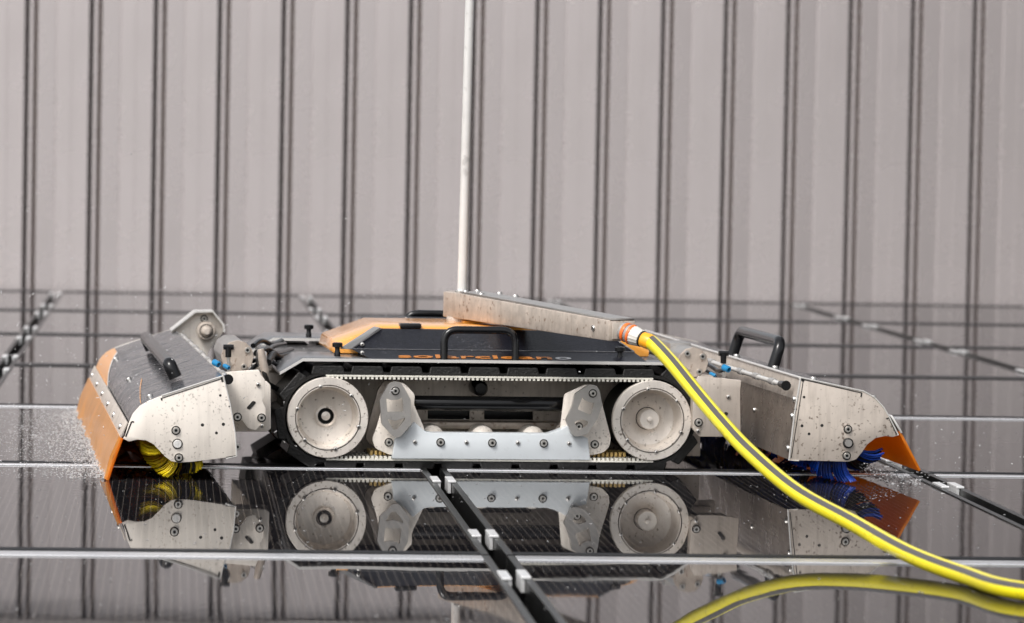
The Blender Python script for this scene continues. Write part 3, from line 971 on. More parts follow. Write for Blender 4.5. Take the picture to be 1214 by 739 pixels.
box(bm, (a_.x, -0.039, b_.z), (W(318, 500, 0.0).x, 0.17, a_.z))
box(bm, (W(300, 455, 0.17).x, 0.172, b_.z), (XL - 0.06, 0.75, a_.z + 0.01))
finish('link_arm', bm, 'dull_metal', bot, bevel=0.003)
mp = plate('mount_plate', [(828.5, 446), (879, 451), (877.5, 463), (878, 515), (858, 518), (829, 518), (821.5, 509), (821.5, 470), (823, 456)], Ym, 0.010, 'dull_metal', bot, r=0.003)
bolt(BOLT_BIG, 828, 501, Ym - 0.001, mp); bolt(BOLT_SMALL, 863.5, 470.5, Ym - 0.001, mp); bolt(BOLT_SMALL, 832, 463, Ym - 0.001, mp); bolt(BOLT_SMALL, 827.5, 511, Ym - 0.001, mp)
bm = bmesh.new(); slab(bm, [rounded(pxl([(853, 497), (860, 488), (864, 490), (857, 499)], Ym - 0.0012), 0.004)], Ym - 0.0012, Ym + 0.002)
finish('slot', bm, 'dark_hole', mp)
bm = bmesh.new()
box(bm, (W(829, 455, -.09).x, -0.089, W(850, 512, -.09).z), (W(876, 455, -.09).x, 0.05, W(850, 453, -.09).z))
box(bm, (XR + 0.05, 0.172, W(850, 512, -.09).z), (W(876, 455, -.09).x, 0.75, W(850, 458, -.09).z))
finish('link_arm', bm, 'dull_metal', bot, bevel=0.003)

# pressure-hose fitting beside the left motor
bm = bmesh.new()
tube(bm, [W(309, 414, -0.02), W(311, 426, -0.02), W(314, 438, -0.02), W(315, 447, -0.02)], [S(4), S(4.6), S(5), S(4)], 12)
finish('hose_fitting', bm, 'stained_metal', bot, bevel=0.001)
bm = bmesh.new()
tube(bm, catmull([W(313, 440, -0.022), W(315, 447, -0.022), W(318, 455, 0.0), W(330, 462, 0.1)], 5), S(3.2), 10)
finish('cable', bm, 'rubber', bot)
bm = bmesh.new()
tube(bm, catmull([W(304, 419, 0.1), W(316, 414, 0.2), W(328, 420, 0.3), W(345, 415, 0.5)], 6), S(4), 10)
tube(bm, catmull([W(300, 428, 0.1), W(312, 424, 0.18), W(322, 412, 0.3), W(338, 408, 0.5)], 6), S(3), 10)
finish('cable', bm, 'black_plastic', bot)

def cable(pts, rpx, m='black_plastic'):
    bm = bmesh.new()
    tube(bm, catmull([W(*p) for p in pts], 6), S(rpx), 10)
    return finish('cable', bm, m, bot)
cable([(292, 447, 0.0), (303, 434, 0.08), (318, 428, 0.12), (334, 436, 0.18)], 2.6)
cable([(300, 410, 0.25), (310, 404, 0.32), (322, 408, 0.4), (334, 404, 0.5)], 3.2)
cable([(262, 428, 0.15), (270, 440, 0.05), (286, 447, 0.0), (300, 452, 0.0)], 2.2)
cable([(318, 430, 0.1), (324, 420, 0.2), (332, 424, 0.25), (348, 420, 0.4)], 4.2, 'rubber')
cable([(836, 430, 0.12), (846, 436, 0.02), (852, 440, -0.03), (862, 438, -0.08)], 2.8)
cable([(838, 440, 0.1), (848, 446, 0.0), (842, 452, -0.06), (834, 450, -0.08)], 2.2)
cable([(765, 416, 0.3), (780, 412, 0.25), (796, 420, 0.2), (806, 430, 0.12)], 3.4, 'rubber')
bm = bmesh.new()
cyl(bm, W(757, 408, 0.34), W(792, 420, 0.22), S(7, 0.3), 18)
finish('pump_body', bm, 'casing_grey', bot, bevel=0.003)
bm = bmesh.new()
p = W(790, 412, 0.2)
box(bm, (p.x, 0.16, p.z - 0.03), (p.x + 0.045, 0.26, p.z + 0.012))
finish('junction_box', bm, 'casing_grey', bot, bevel=0.004)
bm = bmesh.new()
p = W(306, 421, 0.05)
box(bm, (p.x, 0.05, p.z - 0.022), (p.x + 0.018, 0.11, p.z + 0.006))
finish('cable_clamp', bm, 'machined', bot, bevel=0.002)
bm = bmesh.new()
p = W(320, 436, 0.19)
box(bm, (p.x - 0.035, 0.185, p.z - 0.004), (p.x + 0.03, 0.24, p.z + 0.004))
finish('cable_tray', bm, 'dull_metal', bot, bevel=0.001)

# ---- brush heads -------------------------------------------------------------
Y0, Y1 = -0.29, 1.45

def sweep_plate(name, prof, y0, y1, th, m, parent, sgn, bevel=0.0):
    """polyline (x,z) thickened along its normal and extruded in y"""
    n = len(prof); nor = []
    for i in range(n):
        a = Vector(prof[max(i - 1, 0)]); b = Vector(prof[min(i + 1, n - 1)])
        t = (b - a).normalized(); nor.append(Vector((-t.y, t.x)) * sgn)
    inner = [(prof[i][0] - nor[i].x * th, prof[i][1] - nor[i].y * th) for i in range(n)]
    bm = bmesh.new()
    slab(bm, [list(prof) + inner[::-1]], y0, y1)
    return finish(name, bm, m, parent, bevel=bevel), nor

def bspline(pts, k=6):
    v = catmull([Vector((p[0], p[1], 0)) for p in pts], k)
    return [(q.x, q.y) for q in v]

def tuft_mesh(name, m, r1, R2, lean, seed):
    rnd = random.Random(seed)
    bm = bmesh.new()
    for s in range(17):
        a = (s - 8) * 0.019 + rnd.uniform(-0.012, 0.012)
        yy = rnd.uniform(-0.010, 0.012)
        RR = R2 * rnd.uniform(0.95, 1.0)
        path = []
        for k in range(5):
            t = k / 4
            rad = r1 + (RR - r1) * t
            ang = a + lean * t * t
            path.append(Vector((rad * math.sin(ang), yy * (1 + 0.5 * t), rad * math.cos(ang))))
        tube(bm, path, [0.0015, 0.0015, 0.0014, 0.0013, 0.0011], 4)
    for f in bm.faces: f.smooth = True
    me = bpy.data.meshes.new(name); bm.to_mesh(me); bm.free(); me.materials.append(MATS[m]); return me

def brush(cx, cy, head, mcol, lean, phase):
    c = W(cx, cy, Y0)
    R2 = c.z - 0.001
    bm = bmesh.new()
    lathe(bm, [(0, 0), (0.026, 0), (0.028, 0.003), (0.028, Y1 - Y0 - 0.04), (0, Y1 - Y0 - 0.04)], 24)
    b = finish('brush_core', bm, 'bristle_black', head, (c.x, Y0 + 0.02, c.z))
    meA = [tuft_mesh('bristle_tuft', mcol, 0.024, R2, lean, s) for s in (1, 2)]
    meB = tuft_mesh('bristle_tuft', 'bristle_black', 0.024, R2 * 0.98, lean, 5)
    rows = 25
    for i in range(rows):
        y = Y0 + 0.030 + (Y1 - Y0 - 0.06) * (i / (rows - 1)) ** 1.7
        for k in range(6):
            a = phase + k * math.pi / 3 + (i // 3) * 0.42 + 0.05 * (i % 3)
            me = meB if (k == 2 and i % 2) else meA[(i + k) % 2]
            link('bristle_tuft', me, head, (c.x, y, c.z), (0, a, 0))
    return c, R2

# ---------- left head
lp = [(149.0, 517), (152.7, 503), (158, 491), (166, 482), (177, 475.5), (191.6, 470)]
prof_l = bspline(pxl(lp, Y0), 4) + pxl([(215, 462.2), (240, 454), (264.5, 446.4)], Y0)
headL, norL = sweep_plate('brush_head', prof_l, Y0 + 0.0045, Y1 - 0.0045, 0.004, 'wet_black', bot, 1)
tag(headL, 'black covered brush head with yellow bristles and orange apron')
outline = [(145.7, 520.3), (152.7, 523.8), (162.4, 521.6), (173, 522.4), (181.7, 526.8), (188.8, 534.2), (195, 541), (202.8, 546.9), (211.6, 548.8), (225.7, 548), (252, 545), (280, 541.4), (278.5, 514), (273, 480), (264.8, 446.0),
           (191.6, 469.4), (177, 475), (165.6, 481.6), (157.4, 490.8), (152, 503), (148.4, 516.6)]
plate('side_plate', outline, Y0 - 0.001, 0.005, 'cream_metal', headL)
ol = pxl(outline, Y0)
plate('side_plate', ol, Y1 - 0.004, 0.005, 'cream_metal', headL, local=True)
# bright rim, slots, holes and bolts of the near side plate
def rim(pts, head, Y=Y0, m='bright_edge', r=0.0016):
    bm = bmesh.new()
    tube(bm, [W(x, y, Y - 0.0012) for x, y in pts], r, 6)
    return finish('folded_rim', bm, m, head)
rim([(264.8, 446), (273, 480), (278.8, 514), (280.3, 541), (268, 544)], headL)
rim([(264.8, 446), (240, 453.6), (191.6, 469.4)], headL)
def dark_line(pts, head, w=1.0):
    bm = bmesh.new()
    for (xa_, ya_), (xb_2, yb_) in zip(pts, pts[1:]):
        p, q_ = W(xa_, ya_, Y0 - 0.0014), W(xb_2, yb_, Y0 - 0.0014)
        d = (q_ - p).normalized(); nn = Vector((-d.z, 0, d.x)) * S(w) * 0.5
        bm.faces.new([bm.verts.new(x) for x in (p - nn, q_ - nn, q_ + nn, p + nn)])
    o = finish('seam_slot', bm, 'dark_hole', head)
    mo = o.modifiers.new('s', 'SOLIDIFY'); mo.thickness = 0.0004; mo.offset = 0
    return o
dark_line([(191, 472.5), (262, 449.4)], headL); dark_line([(191, 472), (192, 475)], headL, 1.6)
dark_line([(262.5, 447.5), (264, 453)], headL, 2.2)
dark_line([(149, 518), (156, 500), (159, 500.5)], headL, 1.5)
dark_line([(271, 482), (274, 482)], headL, 1.6); dark_line([(268, 542.6), (279.5, 540.6)], headL, 1.4)
def hole(px, py, rpx, head):
    bm = bmesh.new(); r = S(rpx)
    c = W(px, py, Y0 - 0.0012)
    slab(bm, [ngon(0, 0, r, 12)], 0, 0.002)
    finish('hole', bm, 'dark_hole', head, c)
for x, y, r in ((240, 504, 1.9), (264.8, 503.2, 1.9), (256.6, 513.5, 1.7), (261.2, 469, 1.5)): hole(x, y, r, headL)
bolt(BOLT_BIG, 208.5, 510.4, Y0 - 0.001, headL); bolt(BOLT_BIG, 212, 542.8, Y0 - 0.001, headL)
bm = bmesh.new(); r = S(6)
lathe(bm, [(r, 0.003), (r, -0.002), (r * 0.86, -0.002), (r * 0.84, 0.0005), (r * 0.78, 0.0005), (r * 0.76, -0.005), (r * 0.70, -0.006), (0, -0.006)], 24, [1, 1, 1, 1, 0, 0, 0])
finish('axle_end', bm, ['pole_white', 'dark_hole'], headL, W(210.3, 526.4, Y0))
bolt(BOLT_MID, 281.5, 530, Y0 + 0.02, headL)
# clamp strip of the apron
s0, s1 = W(144.2, 519.5, Y0), W(152.0, 501, Y0)
d_ = (s1 - s0); d_.normalize(); nl = Vector((-d_.z, 0, d_.x))
def sheet(name, p, q, y0, y1, th, m, head, nrm, bevel=0.0008):
    bm = bmesh.new()
    a, b = Vector((p.x, 0, p.z)), Vector((q.x, 0, q.z))
    slab(bm, [[(a.x, a.z), (b.x, b.z), (b.x + nrm.x * th, b.z + nrm.z * th), (a.x + nrm.x * th, a.z + nrm.z * th)]], y0, y1)
    return finish(name, bm, m, head, bevel=bevel)
strip = sheet('clamp_strip', s0, s1, Y0 - 0.001, Y1, 0.004, 'dull_metal', headL, nl)
for k in range(6):
    yy = Y0 + 0.09 + k * 0.31
    p = s0.lerp(s1, 0.45) + nl * 0.004
    link('bolt', BOLT_MID, headL, (p.x, yy, p.z), (0, math.atan2(nl.x, nl.z), 0)).rotation_euler = Vector((0, -1, 0)).rotation_difference(nl).to_euler()
# orange rubber apron
a0_ = W(144.6, 518.5, Y0); a1_ = W(127.4, 570, Y0)
a1_.z = max(a1_.z, 0.0015)
d_ = (a0_ - a1_).normalized(); na = Vector((-d_.z, 0, d_.x))
bm = bmesh.new()
NY = 46
rowsv = []
rnd = random.Random(3)
for i in range(NY + 1):
    y = Y0 + 0.002 + (Y1 - Y0 - 0.01) * i / NY
    wav = 0.004 * math.sin(i * 0.9) * (1 if i > 1 else 0) + (rnd.uniform(-0.003, 0.004) if i > 1 else 0)
    zz = a1_.z + (abs(wav) * 0.6 if i > 1 else 0)
    bot_ = Vector((a1_.x + wav, y, zz))
    mid_ = a0_.lerp(a1_, 0.5) + na * 0.004; mid_.y = y
    top_ = Vector((a0_.x, y, a0_.z))
    rowsv.append([bm.verts.new(x) for x in (top_, mid_, bot_)] + [bm.verts.new(x + na * 0.006) for x in (bot_, mid_, top_)])
for i in range(NY):
    a, b = rowsv[i], rowsv[i + 1]
    for k in range(6): bm.faces.new((a[k], a[(k + 1) % 6], b[(k + 1) % 6], b[k]))
bm.faces.new(rowsv[0]); bm.faces.new(rowsv[-1][::-1])
finish('apron', bm, 'apron_orange', headL)
rim([(144.6, 519.5), (136, 543), (127.4, 569.6)], headL, Y0, 'apron_amber', 0.0030).name = 'apron_edge'
cL, RL = brush(210.2, 526.3, headL, 'bristle_yellow', 0.34, 0.02)

# decals on the cover: surface point from arc fraction and depth
def cover_pt(prof, nor, s, y, off):
    f = s * (len(prof) - 1); i = min(int(f), len(prof) - 2); t = f - i
    x = prof[i][0] * (1 - t) + prof[i + 1][0] * t; z = prof[i][1] * (1 - t) + prof[i + 1][1] * t
    n_ = nor[i] * (1 - t) + nor[i + 1] * t
    return Vector((x + n_.x * off, y, z + n_.y * off))
def decal(name, left, right, m, off=0.0008):
    bm = bmesh.new()
    prev = None
    for (sa, ya), (sb, yb) in zip(left, right):
        cur = (bm.verts.new(cover_pt(prof_l, norL, sa, ya, off)), bm.verts.new(cover_pt(prof_l, norL, sb, yb, off)))
        if prev: bm.faces.new((prev[0], prev[1], cur[1], cur[0]))
        prev = cur
    o = finish(name, bm, m, headL)
    mo = o.modifiers.new('s', 'SOLIDIFY'); mo.thickness = 0.0004; mo.offset = 1
    return o
K = 24
SS = [0.04 + (0.72 - 0.04) * i / K for i in range(K + 1)]
decal('decal', [(s, 0.62 + 0.98 * (s - 0.04)) for s in SS], [(s, 1.44) for s in SS], 'decal_orange')
decal('decal', [(s, 0.585 + 0.98 * (s - 0.04)) for s in SS], [(s, 0.62 + 0.98 * (s - 0.04)) for s in SS], 'decal_white')
SS2 = [0.56 + (0.79 - 0.56) * i / 14 for i in range(15)]
decal('decal', [(s, Y0 + 0.012 + 2.0 * (s - 0.56) ** 0.9) for s in SS2], [(s, Y0 + 0.042 + 2.0 * (s - 0.56) ** 0.9) for s in SS2], 'decal_orange', 0.0012)
# handle of the left head
hN = W(201, 432, -0.02)
hF = Vector((hN.x, 0.95, hN.z))
leg = Vector((0.012, 0, -0.026))
handle('head_handle', [hN + leg, hN, hF, hF + leg], S(8.0), 'black_plastic', headL, 18)
for s, y in ((0.63, 1.1), (0.74, -0.20), (0.62, 0.4)):
    p = cover_pt(prof_l, norL, s, y, 0.001)
    n_ = norL[int(s * (len(norL) - 1))]
    o_ = link('bolt', BOLT_MID, headL, p); o_.rotation_euler = Vector((0, -1, 0)).rotation_difference(Vector((n_.x, 0, n_.y))).to_euler()
# inner wall of the left head
iw = pxl([(264.0, 447.5), (278.6, 514), (279.6, 541)], Y0)
sweep_plate('inner_plate', iw, Y0 + 0.005, Y1 - 0.005, 0.004, 'dull_metal', headL, 1)
# chain housing at the far end
ch = plate('chain_housing', [(203, 393), (231.5, 370.5), (252.5, 370), (264.5, 385.5), (265.5, 393), (247.8, 416), (240, 440), (215, 440)], Y1 - 0.10, 0.008, 'cream_metal', headL)
bm = bmesh.new()
hp = pxl([(203, 391.5), (231.5, 369), (252.8, 368.6), (266, 384.8), (267, 394)], Y1 - 0.13)
hp2 = pxl([(203, 393), (232, 371), (252.2, 370.5), (264, 385.6), (265, 394)], Y1 - 0.13)
slab(bm, [hp + hp2[::-1]], Y1 - 0.13, Y1 - 0.06)
finish('housing_rim', bm, 'bright_edge', headL)
bm = bmesh.new(); r = S(11.5, 1.3)
lathe(bm, [(r, 0.01), (r, -0.008), (r * 0.85, -0.012), (r * 0.72, -0.012), (r * 0.70, 0.0), (r * 0.62, 0.0), (r * 0.6, -0.02), (r * 0.3, -0.03), (0, -0.03)], 26, [0, 0, 0, 1, 1, 0, 0, 0])
finish('drive_hub', bm, ['dull_metal', 'dark_hole'], headL, W(244.4, 392.5, Y1 - 0.11))
bolt(BOLT_BIG, 242, 378, Y1 - 0.101, headL)
# spray bar along the inner edge of the left head
def spray_bar(a, b, head, n=7):
    bm = bmesh.new()
    cyl(bm, a, b, S(3.0), 12, 0)
    d = b - a
    for k in range(n):
        t = (k + 0.5) / n
        cyl(bm, a + d * (t - 0.02), a + d * (t + 0.02), S(4.2), 12, 1)
    o = finish('spray_bar', bm, ['fitting_clear', 'coupling_grey'], head)
    bm = bmesh.new(); e = d.normalized()
    tube(bm, [b - e * 0.006, b + e * 0.02, b + e * 0.045, b + e * 0.047], [S(3.8), S(4.6), S(4.6), S(6)], 14)
    finish('spray_cap', bm, 'black_plastic', head)
    return o
p_ = W(270, 449.5, -0.27)
spray_bar(Vector((p_.x, 1.30, p_.z)), Vector((p_.x, -0.235, p_.z)), headL)
def tknob(px, py, py2, Y, parent):
    bm = bmesh.new()
    t_ = W(px, py, Y); b_ = W(px + 0.6, py2, Y)
    cyl(bm, b_, t_, S(2.1), 10, 1)
    cyl(bm, t_ + Vector((0, 0, -0.012)), t_ + Vector((0, 0, 0.008)), S(3.6), 12, 0)
    tube(bm, [t_ + Vector((-0.010, 0, 0.008)), t_ + Vector((0.010, 0, 0.008))], 0.0052, 10)
    return finish('t_knob', bm, ['black_plastic', 'steel'], parent)
tknob(270.8, 416.5, 441, -0.06, bot)
tknob(857.7, 424, 447, -0.06, bot)
def fitting(px, py, Y, rpx, parent):
    bm = bmesh.new(); r = S(rpx)
    lathe(bm, [(r * 0.6, 0.01), (r, 0.008), (r, -0.008), (r * 0.6, -0.01), (r * 0.55, 0.01)], 16)
    o = finish('hose_clip', bm, 'fitting_blue', parent, W(px, py, Y)); o.rotation_euler = (0.2, 0.3, 0.5)
    return o
fitting(256.5, 431, -0.1, 3.8, bot); fitting(268.5, 435, -0.08, 2.6, bot)
fitting(861, 437, -0.08, 4.0, bot); fitting(845, 444, -0.05, 2.0, bot)

# ---------- right head
rp = [(949.2, 448.4), (985, 456.2), (1023.9, 464.6)]
rc = [(1023.9, 464.6), (1036.9, 471.6), (1047.7, 483.2), (1054.8, 494.5), (1061, 507), (1064.8, 515.5)]
prof_r = pxl(rp[:2], Y0) + bspline(pxl(rc, Y0), 4)
headR, norR = sweep_plate('brush_head', prof_r, Y0 + 0.0045, Y1 - 0.0045, 0.004, 'wet_black', bot, 1)
tag(headR, 'brush head with blue bristles behind the yellow hose')
outr = [(949.2, 447.8), (935.2, 545.9), (1006.6, 547.7), (1015.2, 544.8), (1021.7, 537), (1028.2, 527.4), (1038, 519.8), (1049.9, 517.2), (1058.5, 518.4), (1065, 516.4),
        (1054.2, 494.6), (1047.7, 483.4), (1036.9, 471.6), (1023.9, 464)]
plate('side_plate', outr, Y0 - 0.001, 0.005, 'dull_metal', headR)
plate('side_plate', pxl(outr, Y0), Y1 - 0.004, 0.005, 'dull_metal', headR, local=True)
rim([(949.2, 447.8), (942, 490), (935.4, 545.9), (947, 546.4)], headR)
rim([(949.2, 447.8), (985, 455.6), (1023.9, 464), (1036.9, 471.4), (1047.7, 483.2), (1054.2, 494.6), (1065, 516)], headR)
dark_line([(952, 450), (1021.5, 466)], headR); dark_line([(1021.5, 466), (1021, 470.5)], headR, 1.6)
dark_line([(952.5, 450), (938, 543)], headR, 0.9); dark_line([(950, 449.5), (953, 452.5)], headR, 2.6)
dark_line([(1051, 497), (1054, 495.5), (1063, 515)], headR, 1.5)
dark_line([(941, 485.5), (944.5, 485.5)], headR, 1.6)
for x, y, r in ((953.3, 471, 1.6), (950.8, 505, 1.8), (974.5, 504.6, 1.9), (959.2, 514.6, 1.7)): hole(x, y, r, headR)
bolt(BOLT_BIG, 1005, 509, Y0 - 0.001, headR); bolt(BOLT_BIG, 1003.5, 540.4, Y0 - 0.001, headR)
bm = bmesh.new(); r = S(6)
lathe(bm, [(r, 0.003), (r, -0.008), (r * 0.86, -0.009), (r * 0.84, -0.004), (r * 0.80, -0.004), (r * 0.76, -0.009), (r * 0.70, -0.010), (0, -0.010)], 24, [1, 1, 1, 1, 0, 0, 0])
finish('axle_end', bm, ['machined', 'dark_hole'], headR, W(1004.8, 525.2, Y0))
# inner wall facing the robot, folded below the spray bar
ir = pxl([(949.0, 448.6), (944.5, 474), (935.6, 545)], Y0)
ir = [(x - 0.0002, z) for x, z in ir]
sweep_plate('inner_plate', ir[:2], Y0 + 0.005, Y1 - 0.005, 0.004, 'dull_metal', headR, -1)
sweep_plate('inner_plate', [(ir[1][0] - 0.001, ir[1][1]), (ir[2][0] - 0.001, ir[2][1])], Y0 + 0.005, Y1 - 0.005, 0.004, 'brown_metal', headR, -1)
bm = bmesh.new()
tube(bm, [Vector((ir[0][0] - 0.001, Y0, ir[0][1] + 0.001)), Vector((ir[0][0] - 0.001, Y1, ir[0][1] + 0.001))], 0.0026, 8)
finish('folded_rim', bm, 'bright_edge', headR)
def ibolt(me, t, y):
    a = Vector((ir[1][0], y, ir[1][1])); b = Vector((ir[2][0], y, ir[2][1]))
    o_ = link('bolt', me, headR, a.lerp(b, t) + Vector((-0.002, 0, 0))); o_.rotation_euler = (0, 0, -math.pi / 2)
for t, y in ((0.28, Y0 + 0.012), (0.82, Y0 + 0.012), (0.0, Y0 + 0.012)): ibolt(BOLT_MID, t, y)
for t, y in ((0.40, 0.08),): ibolt(BOLT_SMALL, t, y)
p_ = W(926, 455.5, -0.21)
spray_bar(Vector((p_.x, 0.75, p_.z)), Vector((p_.x, -0.21, p_.z)), headR, 6)
# handle on the right head
tan = (Vector(prof_r[1]) - Vector(prof_r[0])).normalized()
base = cover_pt(prof_r, norR, 0.012, 0, 0.0)
up_ = Vector((norR[0].x, 0, norR[0].y))
def hpt(y, h, s): return Vector((base.x + tan.x * s + up_.x * h, y, base.z + tan.y * s + up_.z * h))
t1, t2 = W(929, 403.5, 0.0), None
hN2 = W(926, 405.5, 0.06); hF2 = Vector((hN2.x, 0.48, hN2.z))
handle('head_handle', [hpt(0.06, -0.002, 0.001), hN2, hF2, hpt(0.48, -0.002, 0.001)], S(7.0), 'black_plastic', headR, 18)
for y in (0.05, 0.45): 
    o_ = link('bolt', BOLT_BIG, headR, hpt(y, 0.002, 0.004)); o_.rotation_euler = (-math.pi / 2, 0, 0)
for s, y in ((0.05, -0.1), (0.28, Y0 + 0.02), (0.05, 0.8)):
    o_ = link('bolt', BOLT_MID, headR, cover_pt(prof_r, norR, s, y, 0.001)); o_.rotation_euler = (-math.pi / 2, 0, 0)
b0_ = W(1065.5, 512.5, Y0); b1_ = W(1089.6, 559, Y0)
d_ = (b0_ - b1_).normalized(); nb = Vector((d_.z, 0, -d_.x))
sheet('apron', b0_, b1_, Y0 + 0.002, Y1 - 0.01, 0.005, 'apron_amber', headR, nb)
s0, s1 = W(1055.5, 493.5, Y0), W(1067.8, 514, Y0)
d_ = (s0 - s1).normalized(); nb2 = Vector((d_.z, 0, -d_.x))
sheet('clamp_strip', s0, s1, Y0 - 0.002, Y1, 0.004, 'bright_edge', headR, nb2)
cR, RR_ = brush(1004.8, 525.2, headR, 'bristle_blue', -0.30, 0.1)

# ================================================================== HOSE
def at_depth(px, py, d):
    r = ray(px, py); r = r * (d / r.y)
    return CAM + r
cpl_c = RM @ (aR + aw * 0.5 + Vector((0, 0, -hh * 0.5)) + dr * 0.002)
adir = (RM.to_3x3() @ dr).normalized()
adir = (adir * 0.75 + Vector((0.55, 0.1, -0.30))).normalized()
hose_px = [(829, 470, 7.17), (858.6, 504.5, 7.02), (891, 538.5, 6.88), (946, 584.5, 6.66), (1011.7, 620.7, 6.44), (1077.6, 657, 6.19), (1143.5, 686, 6.0), (1214, 711.5, 5.80)]
HR = 0.0142
hp = [cpl_c + adir * 0.045, cpl_c + adir * 0.072, at_depth(797, 431.0, 7.33)] + [at_depth(*p) for p in hose_px]
for p in hp: p.z = max(p.z, HR + 0.001)
e = hp[-1]
hp += [Vector((e.x + 0.20, e.y - 0.10, HR + 0.001)), Vector((e.x + 0.7, e.y - 0.25, HR + 0.001)), Vector((e.x + 1.6, e.y - 0.35, HR + 0.001))]
path = catmull(hp, 9)
bm = bmesh.new(); tube(bm, path, HR, 22)
hose = finish('garden_hose', bm, 'hose_yellow')
tag(hose, 'yellow water hose with a grey stripe running from the robot arm across the wet panels', 'hose')
bm = bmesh.new(); tube(bm, path, HR + 0.0006, 8, caps=False, a0=R(8), a1=R(46), tw=R(45))
st = finish('stripe', bm, 'hose_grey', hose)
# coupling: turned rings along the arm's direction
def ring(name, t0, t1, r0_, r1_, m, parent, ribs=0):
    bm = bmesh.new()
    a, b = cpl_c + adir * t0, cpl_c + adir * t1
    if ribs:
        fr = frames([a, b])
        rings = []
        for (p, t, u_, v_), rad in zip(fr, (r0_, r1_)):
            rings.append([bm.verts.new(p + (u_ * math.cos(2 * math.pi * k / (ribs * 2)) + v_ * math.sin(2 * math.pi * k / (ribs * 2))) * rad * (1.0 if k % 2 else 0.93)) for k in range(ribs * 2)])
        m_ = ribs * 2
        for k in range(m_): bm.faces.new((rings[0][k], rings[0][(k + 1) % m_], rings[1][(k + 1) % m_], rings[1][k]))
        bm.faces.new(rings[0]); bm.faces.new(rings[1][::-1])
    else:
        cyl(bm, a, b, r0_, 26, 0, r1_)
    return finish(name, bm, m, parent, bevel=0.0012)
ring('coupling', 0.0000, 0.0058, 0.018, 0.018, 'coupling_grey', hose)
ring('coupling_ring', 0.0058, 0.0130, 0.0185, 0.019, 'coupling_orange', hose)
ring('coupling_ring', 0.0130, 0.0202, 0.0178, 0.0178, 'coupling_grey', hose)
ring('coupling_ring', 0.0202, 0.0259, 0.0198, 0.0198, 'coupling_orange', hose)
ring('coupling_nut', 0.0259, 0.0461, 0.0195, 0.0165, 'coupling_white', hose, 16)
ring('coupling_ring', 0.0461, 0.0497, 0.0158, 0.0158, 'dark_hole', hose)
ring('coupling_sleeve', 0.0497, 0.0706, 0.0148, 0.0150, 'coupling_amber', hose)

# ================================================================== WATER
def ico_template(sub):
    bm = bmesh.new(); bmesh.ops.create_icosphere(bm, subdivisions=sub, radius=1.0)
    vs = [v.co.copy() for v in bm.verts]; fs = [[v.index for v in f.verts] for f in bm.faces]
    bm.free(); return vs, fs
ICO1, ICO2 = ico_template(1), ico_template(2)

def drops_object(name, items, m, tmpl=ICO1):
    """items: (centre, (rx, ry, rz), axis or None)"""
    V, Fc = [], []
    vs, fs = tmpl
    for c, r, ax in items:
        k = len(V)
        rot = Vector((1, 0, 0)).rotation_difference(ax) if ax is not None else None
        for q in vs:
            w = Vector((q.x * r[0], q.y * r[1], q.z * r[2]))
            if rot: w = rot @ w
            V.append(c + w)
        Fc += [[i + k for i in f] for f in fs]
    me = bpy.data.meshes.new(name); me.from_pydata(V, [], Fc); me.update()
    for p in me.polygons: p.use_smooth = True
    me.materials.append(MATS[m])
    return link(name, me)

rnd = random.Random(21)
def LW(x, y, z=0.0): return RM @ Vector((x, y, z))
items = []
# flying spray thrown up round the left head and over the robot
xl0 = a1_.x
for i in range(700):
    x = xl0 + rnd.gauss(0.10, 0.35); y = rnd.uniform(-0.3, 2.2); z = abs(rnd.gauss(0.12, 0.20))
    s = rnd.uniform(0.0004, 0.0009)
    ax = Vector((rnd.uniform(-1, 0.6), rnd.uniform(-0.5, 0.5), rnd.uniform(-0.9, 0.5))).normalized()
    items.append((LW(x, y, z + 0.01), (s * rnd.uniform(1.5, 6), s, s), ax))
for i in range(160):
    x = b1_.x + rnd.gauss(-0.02, 0.16); y = rnd.uniform(-0.2, 0.8); z = abs(rnd.gauss(0.0, 0.05))
    s = rnd.uniform(0.0005, 0.0013)
    items.append((LW(x, y, z + 0.004), (s * rnd.uniform(1, 3), s, s), Vector((rnd.uniform(-1, 1), 0.1, rnd.uniform(-1, 1))).normalized()))
tag(drops_object('water_spray', items, 'foam'), 'fine white water spray flying round the orange-aproned brush head', 'water', kind='stuff')
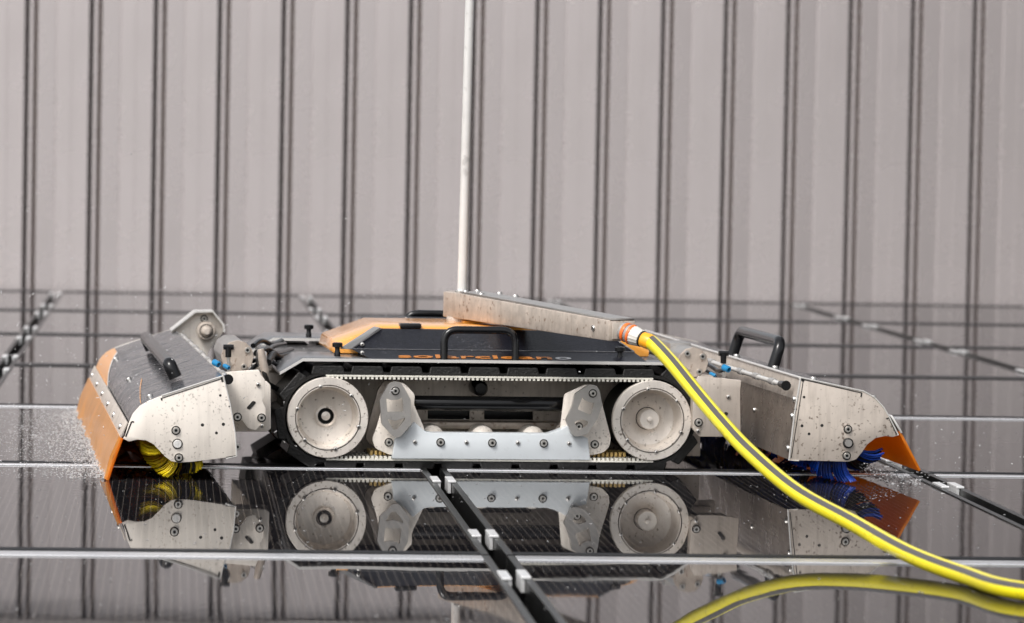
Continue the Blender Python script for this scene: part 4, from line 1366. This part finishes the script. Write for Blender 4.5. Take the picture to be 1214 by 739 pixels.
# foam and splash lying on the glass left of the apron
items = []
for i in range(7500):
    y = rnd.uniform(Y0 + 0.02, 1.5)
    t = rnd.random() ** 1.9
    x = xl0 - 0.004 - t * 0.40 * (0.35 + 0.65 * rnd.random())
    dens = 1 - t
    if rnd.random() > 0.25 + 0.75 * dens: continue
    s = rnd.uniform(0.0003, 0.0010) * (0.6 + 0.6 * dens)
    z = 0.0008 + abs(rnd.gauss(0, 0.004)) * (0.2 + dens)
    st_ = rnd.uniform(1.0, 3.0)
    items.append((LW(x, y, z), (s * st_, s * rnd.uniform(0.8, 1.6), s * 0.7), Vector((1, rnd.gauss(0, 0.25), rnd.gauss(0, 0.15))).normalized()))
tag(drops_object('water_splash', items, 'foam'), 'white splash of water fanning out from the orange apron', 'water', kind='stuff')
items = []
for i in range(420):
    t = rnd.random()
    x = W(1022, 550, Y0).x + t * 0.13
    y = Y0 + rnd.uniform(0.0, 0.55) * rnd.random()
    zt2 = max(0.003, 0.036 * (1 - t) + 0.003)
    z = zt2 * (0.35 + 0.75 * rnd.random() ** 0.6) + rnd.gauss(0, 0.004)
    s = rnd.uniform(0.0004, 0.0013)
    items.append((LW(x, y, max(0.001, z)), (s * rnd.uniform(1, 2.4), s, s * 0.8), Vector((1, rnd.gauss(0, 0.3), -0.35 + rnd.gauss(0, 0.2))).normalized()))
for i in range(350):
    x = W(1060, 565, Y0).x + abs(rnd.gauss(0, 0.045)); y = Y0 + rnd.gauss(0.22, 0.10)
    s = rnd.uniform(0.0005, 0.0014)
    items.append((LW(x, y, 0.001), (s * 2.2, s, s * 0.6), None))
tag(drops_object('water_splash', items, 'foam'), 'white churned water behind the amber apron of the blue brush', 'water', kind='stuff')
# beads and bubbles standing on the glass
items = []
for i in range(800):
    px = rnd.uniform(-60, 1270); d = rnd.uniform(5.0, 8.2) if i < 550 else rnd.uniform(8.2, 11)
    w = Vector(((px - CX) / F * d, d, 0))
    s = rnd.uniform(0.0005, 0.0012) * (1.5 if rnd.random() < 0.08 else 1)
    items.append((Vector((w.x, w.y, 0.0004)), (s * rnd.uniform(1, 2.5), s * rnd.uniform(1, 2.2), s * 0.6), Vector((1, rnd.gauss(0, 0.3), 0)).normalized()))
tag(drops_object('water_beads', items, 'bead'), 'tiny water beads and bubbles standing on the panel glass', 'water', kind='stuff')
